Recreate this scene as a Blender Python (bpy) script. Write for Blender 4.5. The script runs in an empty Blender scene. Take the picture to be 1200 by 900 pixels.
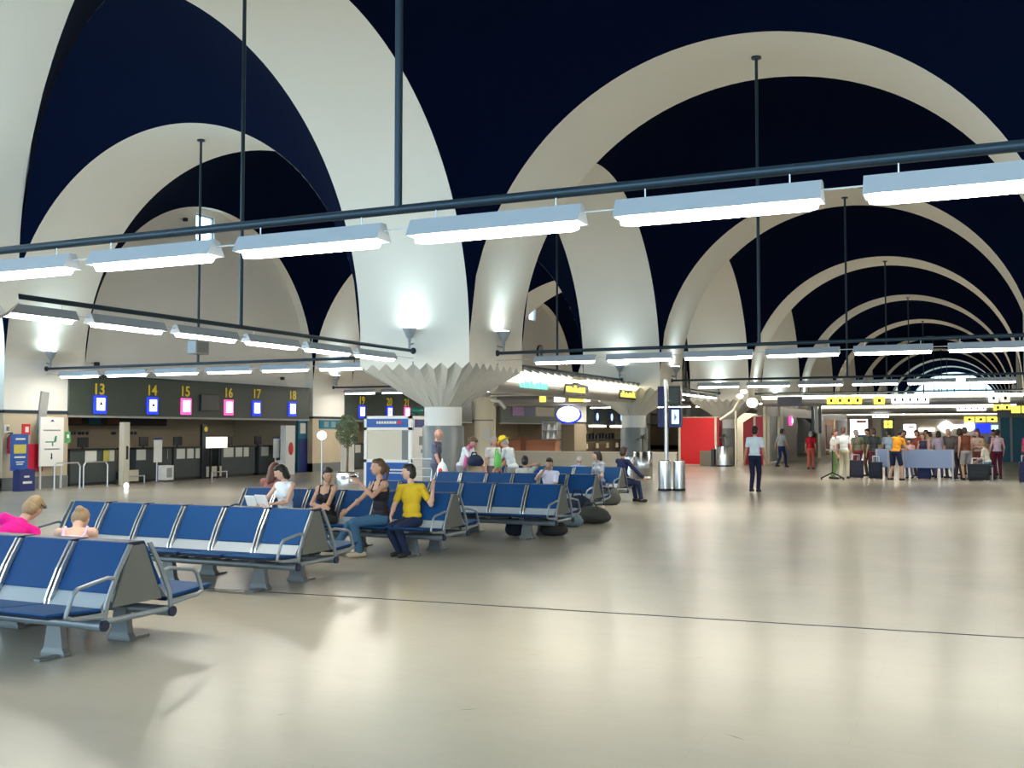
import bpy, bmesh, math, random
from mathutils import Vector, Matrix, Euler
random.seed(7)
PI = math.pi
SC = bpy.context.scene
COL = SC.collection
# ------------------------------------------------------------------ camera, sky, exposure
F_PX = 1220.0
YAW = math.atan(562 / F_PX)
PITCH = math.atan(55 / F_PX)
cam_d = bpy.data.cameras.new('camera'); cam_d.sensor_width = 36; cam_d.lens = 36 * F_PX / 1200
cam_d.clip_start = .1; cam_d.clip_end = 600
cam = bpy.data.objects.new('camera', cam_d); COL.objects.link(cam)
cam.location = (0, 0, 1.6); cam.rotation_euler = (PI / 2 + PITCH, 0, YAW)
SC.camera = cam
world = bpy.data.worlds.new('daylight'); SC.world = world; world.use_nodes = True
WN = world.node_tree.nodes['Background']
WN.inputs[0].default_value = (0.50, 0.77, 1.0, 1); WN.inputs[1].default_value = 3.9
SC.view_settings.view_transform = 'Standard'; SC.view_settings.look = 'None'
SC.view_settings.gamma = 1; SC.view_settings.use_curve_mapping = False
SC.view_settings.exposure = 0.5
TUBE_STRENGTH = 35.0
UPLIGHT_W = 32.0
SC.cycles.use_light_tree = True
SC.cycles.max_bounces = 6
SC.cycles.sample_clamp_indirect = 5
SC.cycles.sample_clamp_direct = 18

# ------------------------------------------------------------------ materials
def new_mat(name):
    m = bpy.data.materials.new(name); m.use_nodes = True
    return m, m.node_tree, m.node_tree.nodes['Principled BSDF']
def mat(name, col, rough=.6, metal=0, spec=.5, noise=0.0, nscale=8.0, emit=0, ecol=None, coat=0):
    m, nt, b = new_mat(name)
    b.inputs['Base Color'].default_value = (*col, 1)
    b.inputs['Roughness'].default_value = rough
    b.inputs['Metallic'].default_value = metal
    b.inputs['Specular IOR Level'].default_value = spec
    if coat: b.inputs['Coat Weight'].default_value = coat
    if emit:
        b.inputs['Emission Color'].default_value = (*(ecol or col), 1)
        b.inputs['Emission Strength'].default_value = emit
    if noise:
        tc = nt.nodes.new('ShaderNodeTexCoord'); n = nt.nodes.new('ShaderNodeTexNoise')
        n.inputs['Scale'].default_value = nscale; n.inputs['Detail'].default_value = 4
        r = nt.nodes.new('ShaderNodeMix'); r.data_type = 'RGBA'
        r.inputs[6].default_value = (*[c * (1 - noise) for c in col], 1)
        r.inputs[7].default_value = (*[min(1, c * (1 + noise)) for c in col], 1)
        nt.links.new(tc.outputs['Object'], n.inputs['Vector'])
        nt.links.new(n.outputs['Fac'], r.inputs[0])
        nt.links.new(r.outputs[2], b.inputs['Base Color'])
    return m
_cm = {}
def cmat(col, rough=.75, noise=.08):
    k = (tuple(round(c, 3) for c in col), rough)
    if k not in _cm: _cm[k] = mat('fabric', col, rough, noise=noise, nscale=30, spec=.2)
    return _cm[k]
M = {}
M['plaster'] = mat('white_plaster', (.90, .855, .75), .85, noise=.02, nscale=.6, spec=.2)
M['plaster_cool'] = mat('wall_plaster', (.90, .885, .84), .85, noise=.02, nscale=.6, spec=.2)
M['blue'] = mat('night_blue_vault', (.0010, .0050, .024), .85, noise=.10, nscale=.5, spec=.05)
M['beige'] = mat('beige_wall', (.55, .46, .33), .6, noise=.04, nscale=2)
M['fascia'] = mat('olive_fascia', (.050, .070, .058), .5, noise=.05)
M['counter'] = mat('counter_front', (.045, .060, .062), .45, noise=.06)
M['darkrail'] = mat('petrol_steel', (.022, .045, .065), .4, metal=.4)
M['dark'] = mat('dark_panel', (.012, .013, .018), .35)
M['grey'] = mat('grey_metal', (.33, .34, .34), .45, metal=.2)
M['lgrey'] = mat('light_grey_metal', (.60, .62, .63), .4, metal=.1)
M['steel'] = mat('brushed_steel', (.66, .67, .68), .28, metal=.85)
M['chrome'] = mat('polished_steel', (.62, .64, .67), .26, metal=1)
M['cushion'] = mat('blue_seat_vinyl', (.002, .046, .150), .6, noise=.07, nscale=5, spec=.18)
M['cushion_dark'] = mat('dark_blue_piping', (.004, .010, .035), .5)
M['shell'] = mat('seat_shell_grey', (.105, .108, .095), .5)
M['backplate'] = mat('pale_back_plate', (.38, .41, .43), .4, metal=.2)
M['benchmetal'] = mat('painted_bench_steel', (.24, .27, .29), .38, metal=.5)
M['legm'] = mat('bench_leg_grey', (.16, .165, .16), .45, metal=.4)
M['cladding'] = mat('column_cladding', (.17, .185, .185), .4, noise=.05)
M['colwhite'] = mat('column_white', (.62, .62, .58), .6)
M['capital'] = mat('pleated_capital', (.52, .51, .45), .75, noise=.03, nscale=1)
M['lamp'] = mat('fluorescent_diffuser', (1, 1, 1), .5, emit=TUBE_STRENGTH, ecol=(1, .945, .82))
M['lampw'] = mat('warm_diffuser', (1, 1, 1), .5, emit=5, ecol=(1, .92, .72))
M['lampbody'] = mat('luminaire_housing', (.40, .44, .48), .5)
M['uplens'] = mat('uplight_lens', (1, 1, 1), .5, emit=40, ecol=(.80, .97, 1))
M['red'] = mat('red_panel', (.78, .008, .012), .45)
M['magenta'] = mat('crimson_panel', (.50, .006, .030), .45)
M['cream'] = mat('cream_post', (.74, .68, .52), .5)
M['brown'] = mat('brown_door', (.17, .06, .03), .5)
M['orange'] = mat('orange_wall', (.66, .26, .06), .6)
M['navy'] = mat('navy_panel', (.010, .022, .14), .45)
M['navyp'] = mat('blue_panel', (.012, .09, .36), .4)
M['teal'] = mat('teal_panel', (.0, .14, .24), .45)
M['white'] = mat('white_panel', (.80, .80, .78), .5)
M['paper'] = mat('white_paper', (.70, .70, .64), .7)
M['yellowpaper'] = mat('yellow_paper', (.58, .50, .10), .7)
M['lit_white'] = mat('lit_white_sign', (1, 1, 1), .5, emit=2.2, ecol=(.95, .97, 1))
M['lit_soft'] = mat('lit_soft_sign', (.9, .9, .9), .5, emit=.6, ecol=(1, .93, .80))
M['lit_blue'] = mat('lit_blue_sign', (.02, .05, .8), .5, emit=.7, ecol=(.01, .04, 1))
M['lit_pink'] = mat('lit_pink_sign', (.8, .1, .5), .5, emit=.8, ecol=(1, .12, .45))
M['lit_yellow'] = mat('lit_yellow_sign', (.9, .8, .1), .5, emit=1.0, ecol=(1, .84, .12))
M['lit_green'] = mat('lit_green_sign', (.1, .6, .5), .5, emit=.55, ecol=(.35, .95, .80))
M['lit_screen'] = mat('lit_screen', (.5, .7, .9), .4, emit=.9, ecol=(.55, .78, 1))
M['numyellow'] = mat('yellow_numeral', (.62, .46, .03), .5, emit=.12, ecol=(.9, .65, .02))
M['printdark'] = mat('dark_print', (.03, .05, .10), .6)
M['printgreen'] = mat('green_print', (.03, .25, .16), .6)
M['greensign'] = mat('green_sign', (.10, .40, .16), .5)
M['redsign'] = mat('red_sign', (.62, .02, .02), .5)
M['leaf'] = mat('olive_leaf', (.10, .13, .07), .7, noise=.4, nscale=6)
M['palm'] = mat('palm_leaf', (.03, .07, .035), .6, noise=.3, nscale=6)
M['bark'] = mat('bark', (.13, .11, .08), .9, noise=.3, nscale=12)
M['partition'] = mat('blue_grey_partition', (.17, .22, .36), .55)
M['tubegrey'] = mat('gantry_tube', (.47, .44, .42), .35, metal=.3)
M['copper'] = mat('terracotta_counter', (.42, .18, .10), .6)
M['glassgrey'] = mat('frosted_glass_panel', (.20, .26, .28), .5)
M['beigelight'] = mat('pale_shop_wall', (.60, .56, .46), .6)

# floor: polished pale marble, faint slabs, veins and scuffs
m, nt, b = new_mat('polished_marble'); M['floor'] = m
tc = nt.nodes.new('ShaderNodeTexCoord')
def N(t, **k):
    n = nt.nodes.new(t)
    for a, v in k.items(): n.inputs[a].default_value = v
    return n
n1 = N('ShaderNodeTexNoise', Scale=.35, Detail=5.0, Roughness=.6)
n2 = N('ShaderNodeTexNoise', Scale=2.2, Detail=8.0, Roughness=.7, Distortion=1.2)
n3 = N('ShaderNodeTexNoise', Scale=3.3, Detail=2.0)
mp = N('ShaderNodeMapping'); mp.inputs['Scale'].default_value = (.55, 2.6, 1)
nt.links.new(tc.outputs['Object'], n1.inputs['Vector'])
nt.links.new(tc.outputs['Object'], mp.inputs['Vector']); nt.links.new(mp.outputs[0], n2.inputs['Vector'])
nt.links.new(tc.outputs['Object'], n3.inputs['Vector'])
r1 = nt.nodes.new('ShaderNodeValToRGB')
r1.color_ramp.elements[0].position = .34; r1.color_ramp.elements[0].color = (.355, .325, .265, 1)
r1.color_ramp.elements[1].position = .68; r1.color_ramp.elements[1].color = (.415, .37, .295, 1)
nt.links.new(n1.outputs['Fac'], r1.inputs[0])
r2 = nt.nodes.new('ShaderNodeValToRGB')
r2.color_ramp.elements[0].position = .30; r2.color_ramp.elements[0].color = (.965, .965, .965, 1)
r2.color_ramp.elements[1].position = .60; r2.color_ramp.elements[1].color = (1, 1, 1, 1)
nt.links.new(n2.outputs['Fac'], r2.inputs[0])
mx = nt.nodes.new('ShaderNodeMix'); mx.data_type = 'RGBA'; mx.blend_type = 'MULTIPLY'; mx.inputs[0].default_value = 1
nt.links.new(r1.outputs[0], mx.inputs[6]); nt.links.new(r2.outputs[0], mx.inputs[7])
br = N('ShaderNodeTexBrick', Scale=1.0); br.inputs['Mortar Size'].default_value = .003
br.inputs['Color1'].default_value = (1, 1, 1, 1); br.inputs['Color2'].default_value = (.985, .985, .985, 1); br.inputs['Mortar'].default_value = (.95, .95, .95, 1)
br.inputs['Brick Width'].default_value = 1.4; br.inputs['Row Height'].default_value = .7
nt.links.new(tc.outputs['Object'], br.inputs['Vector'])
m2 = nt.nodes.new('ShaderNodeMix'); m2.data_type = 'RGBA'; m2.blend_type = 'MULTIPLY'; m2.inputs[0].default_value = 1
nt.links.new(mx.outputs[2], m2.inputs[6]); nt.links.new(br.outputs['Color'], m2.inputs[7])
nt.links.new(m2.outputs[2], b.inputs['Base Color'])
b.inputs['Specular IOR Level'].default_value = .17
b.inputs['Roughness'].default_value = .24

# ------------------------------------------------------------------ mesh helpers
class MB:
    def __init__(s): s.v = []; s.f = []; s.sm = []
    def add(s, vs, fs, smooth=False):
        o = len(s.v); s.v += [tuple(v) for v in vs]
        s.f += [tuple(i + o for i in f) for f in fs]; s.sm += [smooth] * len(fs); return s
    def box(s, lo, hi):
        x0, y0, z0 = lo; x1, y1, z1 = hi
        return s.add([(x0, y0, z0), (x1, y0, z0), (x1, y1, z0), (x0, y1, z0), (x0, y0, z1), (x1, y0, z1), (x1, y1, z1), (x0, y1, z1)],
                     [(0, 3, 2, 1), (4, 5, 6, 7), (0, 1, 5, 4), (1, 2, 6, 5), (2, 3, 7, 6), (3, 0, 4, 7)])
    def cbox(s, c, d): return s.box([c[i] - d[i] / 2 for i in range(3)], [c[i] + d[i] / 2 for i in range(3)])
    def prism(s, poly, axis, a, b):
        # poly: 2D points in the two other axes (cyclic order x,y,z without axis), extruded a..b on axis
        n = len(poly); vs = []
        ar = sum(poly[i][0] * poly[(i + 1) % n][1] - poly[(i + 1) % n][0] * poly[i][1] for i in range(n))
        if (ar < 0) != (axis == 1): poly = list(poly)[::-1]
        for t in (a, b):
            for p in poly:
                q = list(p); q.insert(axis, t); vs.append(q)
        fs = [tuple(range(n))[::-1], tuple(range(n, 2 * n))] + [(i, (i + 1) % n, n + (i + 1) % n, n + i) for i in range(n)]
        return s.add(vs, fs)
    def tube(s, p, q, r, r2=None, n=12, caps=True):
        p = Vector(p); q = Vector(q); d = (q - p); r2 = r if r2 is None else r2
        if d.length < 1e-6: return s
        z = d.normalized(); x = z.orthogonal().normalized(); y = z.cross(x)
        vs = []
        for c, rad in ((p, r), (q, r2)):
            for i in range(n):
                a = 2 * PI * i / n; vs.append(c + x * math.cos(a) * rad + y * math.sin(a) * rad)
        s.add(vs, [(i, (i + 1) % n, n + (i + 1) % n, n + i) for i in range(n)], True)
        if caps: s.add(vs, [tuple(range(n))[::-1], tuple(range(n, 2 * n))])
        return s
    def path(s, pts, r, n=10):
        for a, b_ in zip(pts[:-1], pts[1:]): s.tube(a, b_, r, n=n)
        for p in pts[1:-1]: s.ball(p, (r, r, r), seg=8)
        return s
    def lathe(s, prof, c=(0, 0, 0), n=28, smooth=True):
        k = len(prof); vs = []
        for r, z in prof:
            for i in range(n):
                a = 2 * PI * i / n; vs.append((c[0] + r * math.cos(a), c[1] + r * math.sin(a), c[2] + z))
        fs = [(j * n + i, j * n + (i + 1) % n, (j + 1) * n + (i + 1) % n, (j + 1) * n + i) for j in range(k - 1) for i in range(n)]
        s.add(vs, fs, smooth)
        return s.add(vs, [tuple(range(n))[::-1], tuple(range((k - 1) * n, k * n))])
    def ball(s, c, r, seg=14, rot=None):
        n = seg; k = max(4, seg // 2); vs = []; R = rot or Matrix.Identity(3); c = Vector(c)
        vs.append(c + R @ Vector((0, 0, -r[2])))
        for j in range(1, k):
            t = -PI / 2 + PI * j / k
            for i in range(n):
                a = 2 * PI * i / n
                vs.append(c + R @ Vector((r[0] * math.cos(t) * math.cos(a), r[1] * math.cos(t) * math.sin(a), r[2] * math.sin(t))))
        vs.append(c + R @ Vector((0, 0, r[2]))); L = len(vs) - 1
        fs = [(0, 1 + (i + 1) % n, 1 + i) for i in range(n)]
        for j in range(k - 2):
            o = 1 + j * n
            fs += [(o + i, o + (i + 1) % n, o + n + (i + 1) % n, o + n + i) for i in range(n)]
        o = 1 + (k - 2) * n
        fs += [(o + i, o + (i + 1) % n, L) for i in range(n)]
        return s.add(vs, fs, True)
    def caps(s, p, q, r1, r2, n=12):
        p = Vector(p); q = Vector(q); d = q - p
        if d.length < 1e-5: return s.ball(p, (r1, r1, r1))
        z = d.normalized(); x = z.orthogonal().normalized(); y = z.cross(x); vs = [p - z * r1]
        rings = []
        for t in (-.9, -.55, -.2): rings.append((p + z * (math.sin(t * PI / 2) * r1), math.cos(t * PI / 2) * r1))
        for t in (.2, .55, .9): rings.append((q + z * (math.sin(t * PI / 2) * r2), math.cos(t * PI / 2) * r2))
        for c, rad in rings:
            for i in range(n):
                a = 2 * PI * i / n; vs.append(c + (x * math.cos(a) + y * math.sin(a)) * rad)
        vs.append(q + z * r2); L = len(vs) - 1
        fs = [(0, 1 + (i + 1) % n, 1 + i) for i in range(n)]
        for j in range(len(rings) - 1):
            o = 1 + j * n
            fs += [(o + i, o + (i + 1) % n, o + n + (i + 1) % n, o + n + i) for i in range(n)]
        o = 1 + (len(rings) - 1) * n
        fs += [(o + i, o + (i + 1) % n, L) for i in range(n)]
        return s.add(vs, fs, True)
    def mesh(s, name):
        me = bpy.data.meshes.new(name); me.from_pydata([tuple(v) for v in s.v], [], s.f)
        me.polygons.foreach_set('use_smooth', s.sm); me.update(); return me
    def build(s, name, material, parent=None, bevel=0):
        me = s.mesh(name); me.materials.append(material)
        o = bpy.data.objects.new(name, me); COL.objects.link(o)
        if parent: o.parent = parent
        if bevel:
            bv = o.modifiers.new('bevel', 'BEVEL'); bv.width = bevel; bv.segments = 2; bv.limit_method = 'ANGLE'
        return o
def tag(o, label=None, cat=None, group=None, kind=None):
    if label: o['label'] = label
    if cat: o['category'] = cat
    if group: o['group'] = group
    if kind: o['kind'] = kind
    return o
def thing(name, label, cat, loc=(0, 0, 0), rz=0, group=None):
    o = bpy.data.objects.new(name, None); COL.objects.link(o); o.empty_display_size = .1
    o.location = loc; o.rotation_euler = (0, 0, rz)
    return tag(o, label, cat, group)
def struct(o, label=None): return tag(o, label, None, None, 'structure')
CH = {}
def copy_tree(o, parent=None):
    c = o.copy(); COL.objects.link(c)
    if parent: c.parent = parent
    for ch in o.children: copy_tree(ch, c)
    return c
ORD = ['first', 'second', 'third', 'fourth', 'fifth', 'sixth', 'seventh', 'eighth', 'ninth', 'tenth', 'eleventh', 'twelfth']
def text(s, size, material, parent, loc, rot, name='lettering', ext=.006, align='CENTER'):
    cu = bpy.data.curves.new(name, 'FONT'); cu.body = s; cu.size = size; cu.extrude = ext; cu.align_x = align
    cu.align_y = 'CENTER'; cu.offset = size * .015
    o = bpy.data.objects.new(name, cu); me = None
    COL.objects.link(o)
    dg = bpy.context.evaluated_depsgraph_get(); me = bpy.data.meshes.new_from_object(o.evaluated_get(dg))
    bpy.data.objects.remove(o); bpy.data.curves.remove(cu)
    me.materials.clear(); me.materials.append(material)
    q = bpy.data.objects.new(name, me); COL.objects.link(q); q.parent = parent; q.location = loc; q.rotation_euler = rot
    return q

# ------------------------------------------------------------------ the building
D = 14.0; R = .4025 * D; W = D - 2 * R; HW = W / 2
ZS = 3.56; XL = -11.41; XR = XL + D; XW = XL - D; NC = XL + D / 2; AC = XL - D / 2
YN = [7 + D * k for k in range(-1, 11)]           # cross lines, -7 ... 147
YEND = 147.0
floor = MB().box((-29.5, -12, -.3), (17, 152, 0)).build('floor', M['floor']); struct(floor)
NT = [0]
def trim(mb, material, label=None):
    NT[0] += 1; o = mb.build('trim_%d' % NT[0], material); struct(o, label); return o
def arch_mesh(c, axis, a0, a1, seg=56, t=.12):
    # barrel band; axis 0: arch runs across X (transverse), spans c +- R in X, band a0..a1 in Y
    mb = MB()
    def ring(rad, w0, w1, rad2=None):
        vs = []
        for i in range(seg + 1):
            a = PI * i / seg; e = .003 * math.sin(a)
            for w, rd in ((w0, rad), (w1, rad2 or rad)):
                ww = w + (-e if w == a0 else e); u = c - rd * math.cos(a); z = ZS + rd * math.sin(a)
                vs.append((u, ww, z) if axis == 0 else (ww, u, z))
        return vs
    q = [(2 * i, 2 * i + 1, 2 * i + 3, 2 * i + 2) for i in range(seg)]
    mb.add(ring(R, a0, a1), q, True); mb.add(ring(R + t, a0, a1), q, True)
    mb.add(ring(R, a0, a0, R + t), q, False); mb.add(ring(R, a1, a1, R + t), q, False)
    return mb
def dome_mesh(cx, cy, seg=56):
    vs = []; r2 = R * math.sqrt(2)
    for i in range(seg + 1):
        th = -PI / 4 + PI / 2 * i / seg; x = r2 * math.sin(th); r = math.sqrt(max(1e-9, 2 * R * R - x * x)); pm = math.asin(min(1, R / r))
        for j in range(seg + 1):
            ph = -pm + 2 * pm * j / seg
            vs.append((cx + x, cy + r * math.sin(ph), ZS + r * math.cos(ph)))
    fs = [(i * (seg + 1) + j, (i + 1) * (seg + 1) + j, (i + 1) * (seg + 1) + j + 1, i * (seg + 1) + j + 1) for i in range(seg) for j in range(seg)]
    return MB().add(vs, fs, True)
for k, y in enumerate(YN[:-1]):
    trim(arch_mesh(NC, 0, y - HW, y + HW), M['plaster'], 'broad pale arch spanning the main hall, %s counted from behind the viewer' % ORD[k])
    for cx in ((NC, AC) if k < 9 else (NC,)):
        o = dome_mesh(cx, y + D / 2).build('ceiling', M['blue']); struct(o)
    if k < 10:
        trim(arch_mesh(y + D / 2, 1, XL - HW, XL + HW), M['plaster'], 'pale side arch between two columns on the left of the main hall')
        trim(arch_mesh(y + D / 2, 1, XR - HW, XR + HW), M['plaster'], 'pale side arch between two columns on the right of the main hall')
    if 0 < k < 10:
        trim(arch_mesh(AC, 0, y - HW, y + HW), M['plaster'], 'pale arch spanning the check-in aisle')
        trim(arch_mesh(y + D / 2, 1, XW + HW - .5, XW + HW), M['plaster'], 'pale wall arch over the check-in desks')
# columns with pleated capitals and square piers
def column(x, y, label):
    t = thing('column', label, 'column', (x, y, 0), 0, 'columns of the hall')
    MB().lathe([(.47, 0), (.47, 1.70), (.45, 1.72)]).build('cladding', M['cladding'], t)
    MB().lathe([(.43, 1.70), (.43, 2.18)]).build('shaft', M['colwhite'], t)
    n = 64; per = n // 4; rings = []
    def sq(i, h):
        s_, f = divmod(i, per); f = -1 + 2 * f / per
        return [(h, f * h), (-f * h, h), (-h, -f * h), (f * h, -h)][s_]
    vs = []; K = 8
    for k in range(K + 1):
        u = k / K
        for i in range(n):
            px, py = sq(i, HW + .012); a = math.atan2(py, px); cxx, cyy = .43 * math.cos(a), .43 * math.sin(a)
            w = 1 - 2 * (i % 2)          # -1, 1 pleat
            amp = .045 * math.sin(PI * min(1, u * 1.05)) * w
            zz = 2.14 + (3.0 + .07 * w - 2.14) * u
            bx, by = cxx + (px - cxx) * u, cyy + (py - cyy) * u
            vs.append((bx + amp * math.cos(a), by + amp * math.sin(a), zz))
    fs = [(k * n + i, k * n + (i + 1) % n, (k + 1) * n + (i + 1) % n, (k + 1) * n + i) for k in range(K) for i in range(n)]
    fs += [tuple(range(n))[::-1]]
    MB().add(vs, fs).build('capital', M['capital'], t)
    pm = MB().box((-HW, -HW, 3.07), (HW, HW, ZS)); tv = []
    for i in range(n):
        px, py = sq(i, HW + .002); tv += [(px, py, 3.0 + .07 * (1 - 2 * (i % 2)) - .01), (px, py, 3.12)]
    pm.add(tv, [(2 * i, 2 * ((i + 1) % n), 2 * ((i + 1) % n) + 1, 2 * i + 1) for i in range(n)]); pm.build('pier', M['plaster'], t)
    cb = MB()
    for sx, sy in ((HW * .1, -1), (1, HW * .1)):
        if sy == -1: cb.tube((0, -HW - .03, 3.1), (0, -.48, 2.16), .012, n=6)
        else: cb.tube((HW + .03, 0, 3.1), (.48, 0, 2.16), .012, n=6)
    cb.build('cable', M['grey'], t)
    return t
WHERE = ['beside the first blue benches, out past the left edge', 'nearest whole column, behind the seated travellers', 'second column from the nearest whole one, by the screens on a post',
         'third column, between the two red panels', 'fourth column along the left of the hall', 'fifth column along the left of the hall', 'sixth column along the left of the hall',
         'seventh column along the left of the hall', 'eighth column along the left of the hall', 'ninth column along the left of the hall', 'tenth column along the left of the hall']
for k, y in enumerate(YN[1:-1]):
    column(XL, y, 'white column with a pleated capital and grey base, ' + WHERE[k])
for k, y in enumerate(YN[4:-1]):
    column(XR, y, 'white column with a pleated capital on the right of the hall, %s visible bay' % ORD[k])
# left wall with wall piers, lunettes and recesses
lw = MB()
XF = XW + HW          # pier faces
XB = XF - .35         # lunette plane
def lunette(mb, y0, y1, zb, holes=()):
    cy = (y0 + y1) / 2; pts = [(y0, zb)]
    seg = 40; Rl = (y1 - y0) / 2
    arc = [(cy - Rl * math.cos(PI * i / seg), ZS + Rl * math.sin(PI * i / seg)) for i in range(seg + 1)]
    return arc
for k in range(0, 9):
    y0 = YN[k] + HW; y1 = YN[k + 1] - HW; cy = (y0 + y1) / 2
    # wall panel above the desks with a square window high up
    open_bay = 1 <= k
    zb = 3.0 if open_bay else 0
    arc = lunette(lw, y0, y1, zb)
    wy, wz, ws = cy - .2, 8.53 - .0, .46
    hole = k in (2, 4, 6)
    if k < 2:      # unseen bays left open behind added bars, to let daylight into the aisle
        lw.box((XB - .2, y0, 0), (XB, y1, 3.3)); open_bay_bars = MB()
        for yy in (cy - 3.5, cy, cy + 3.5): open_bay_bars.box((XB - .15, yy - .05, 3.3), (XB - .05, yy + .05, ZS + math.sqrt(R * R - (yy - cy) ** 2)))
        open_bay_bars.box((XB - .15, y0, 3.3), (XB - .05, y1, 3.4)); open_bay_bars.box((XB - .15, cy - 4.4, 6.3), (XB - .05, cy + 4.4, 6.4))
        struct(open_bay_bars.build('window_%d' % (k + 10), M['grey'])); continue
    outer = [(y1, zb), (y0, zb)] + arc[:]
    vs = []; fs = []
    if hole:
        # split into left, right, above, below of the window column
        def clip(a, b_, zlo=None, zhi=None):
            ys = sorted(set([a, b_] + [p[0] for p in arc if a < p[0] < b_]))
            for ya, yb in zip(ys[:-1], ys[1:]):
                za = ZS + math.sqrt(max(0, R * R - (ya - cy) ** 2)); zb2 = ZS + math.sqrt(max(0, R * R - (yb - cy) ** 2))
                lo = zb if zlo is None else zlo
                ta, tb = (za, zb2) if zhi is None else (zhi, zhi)
                lw.prism([(ya, lo), (yb, lo), (yb, tb), (ya, ta)], 0, XB - .2, XB)
        clip(y0, wy - ws); clip(wy + ws, y1); clip(wy - ws, wy + ws, None, wz - ws); clip(wy - ws, wy + ws, wz + ws, None)
        fr = MB()
        for a, b_ in (((wy - ws, wz - ws), (wy + ws, wz - ws + .05)), ((wy - ws, wz + ws - .05), (wy + ws, wz + ws)), ((wy - ws, wz - ws), (wy - ws + .05, wz + ws)), ((wy + ws - .05, wz - ws), (wy + ws, wz + ws))):
            fr.box((XB - .14, a[0], a[1]), (XB - .06, b_[0], b_[1]))
        struct(fr.build('window_%d' % k, M['lampbody']))
    else:
        ys = [y0] + [p[0] for p in arc[1:-1]] + [y1]
        for ya, yb in zip(ys[:-1], ys[1:]):
            za = ZS + math.sqrt(max(0, R * R - (ya - cy) ** 2)); zb2 = ZS + math.sqrt(max(0, R * R - (yb - cy) ** 2))
            lw.prism([(ya, zb), (yb, zb), (yb, zb2), (ya, za)], 0, XB - .2, XB)
    if open_bay:
        lw.box((-28.2, y0 - 1.2, 0), (-28.0, y1 + 1.2, 3.3))     # back of the recess
for k, y in enumerate(YN[:10]):
    lw.box((-28.0, y - HW, 3.2), (XF, y + HW, ZS + .05)); lw.box((-28.0, y - HW, 2.14), (XF, y + .8, 3.2))
struct(lw.build('wall_left', M['plaster_cool']))
for k, y in enumerate(YN[:-1]):
    o = dome_mesh(NC + D, y + D / 2, 32).build('ceiling', M['blue']); struct(o)
    trim(arch_mesh(NC + D, 0, y - HW, y + HW), M['plaster'], 'pale arch over the right aisle, outside the view')
struct(MB().box((XR + D - HW, -12, 0), (XR + D, 150, 10)).build('wall_right', M['plaster_cool']))
lb = MB()
for k, y in enumerate(YN[:10]): lb.box((-28.0, y - HW, 0), (XF - .004, y + .8, 2.10))
struct(lb.build('wall_left_dado', M['beige']))
tr = MB()
for k, y in enumerate(YN[:10]): tr.box((-28.0, y - HW, 2.08), (XF + .02, y + .81, 2.17))
trim(tr, M['darkrail'], 'dark blue rail line along the wall piers')
bb = MB()
for k, y in enumerate(YN[:10]): bb.box((-28.0, y - HW, 0), (XF + .015, y + .81, .34))
struct(bb.build('baseboard_left', M['cladding']))
rc = MB()
for k in range(1, 9):
    rc.box((-28.05, YN[k] + HW - 1.3, 3.0), (XB - .2, YN[k + 1] - HW + 1.3, 3.1))
struct(rc.build('ceiling', M['beigelight']))
# recess back panels, brown-beige
rb = MB()
for k in range(1, 9): rb.box((-28.0, YN[k] + .8, 0), (-27.94, YN[k + 1] - .8, 3.0))
struct(rb.build('wall_back', M['beige']))
# end wall with a glazed half-round and the low wall below
ew = MB(); ZB = 4.6
ew.box((XW - 4, YEND + HW, 0), (XR + 14, YEND + HW + .3, 3.56))
seg = 40
for i in range(seg):
    xa = NC - R * math.cos(PI * i / seg); xb = NC - R * math.cos(PI * (i + 1) / seg)
    ta = ZS + math.sqrt(max(0, R * R - (xa - NC) ** 2)); tb = ZS + math.sqrt(max(0, R * R - (xb - NC) ** 2))
    ew.prism([(xa, 3.5), (xb, 3.5), (xb, min(tb, 5.6)), (xa, min(ta, 5.6))], 1, YEND + HW, YEND + HW + .3)
ew.box((XW - 4, YN[9] + HW, 0), (XL - HW, YN[9] + HW + .3, 10)); ew.box((XR + HW, YEND + HW, 0), (XR + 14, YEND + HW + .3, 10))
struct(ew.build('wall_far', M['plaster']))
trim(arch_mesh(NC, 0, YEND - HW, YEND + HW), M['plaster'], 'last pale arch against the end window')
wf = MB()
for x in (-8.2, -6.3, NC, -2.5, -.6): wf.box((x - .06, YEND + HW + .05, 5.5), (x + .06, YEND + HW + .15, ZS + math.sqrt(R * R - (x - NC) ** 2)))
wf.box((NC - R + .9, YEND + HW + .05, 5.55), (NC + R - .9, YEND + HW + .15, 5.67)); wf.box((NC - 4.5, YEND + HW + .05, 7.0), (NC + 4.5, YEND + HW + .15, 7.1))
struct(wf.build('window_8', M['grey']))
# pale expansion joint across the floor
MBj = MB().box((-24, 8.90, 0), (5, 8.925, .004))
jn = trim(MBj, M['dark'], 'dark expansion joint across the floor')
jn.rotation_euler = (0, 0, .035); jn.location = (0, .11, 0)

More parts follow.
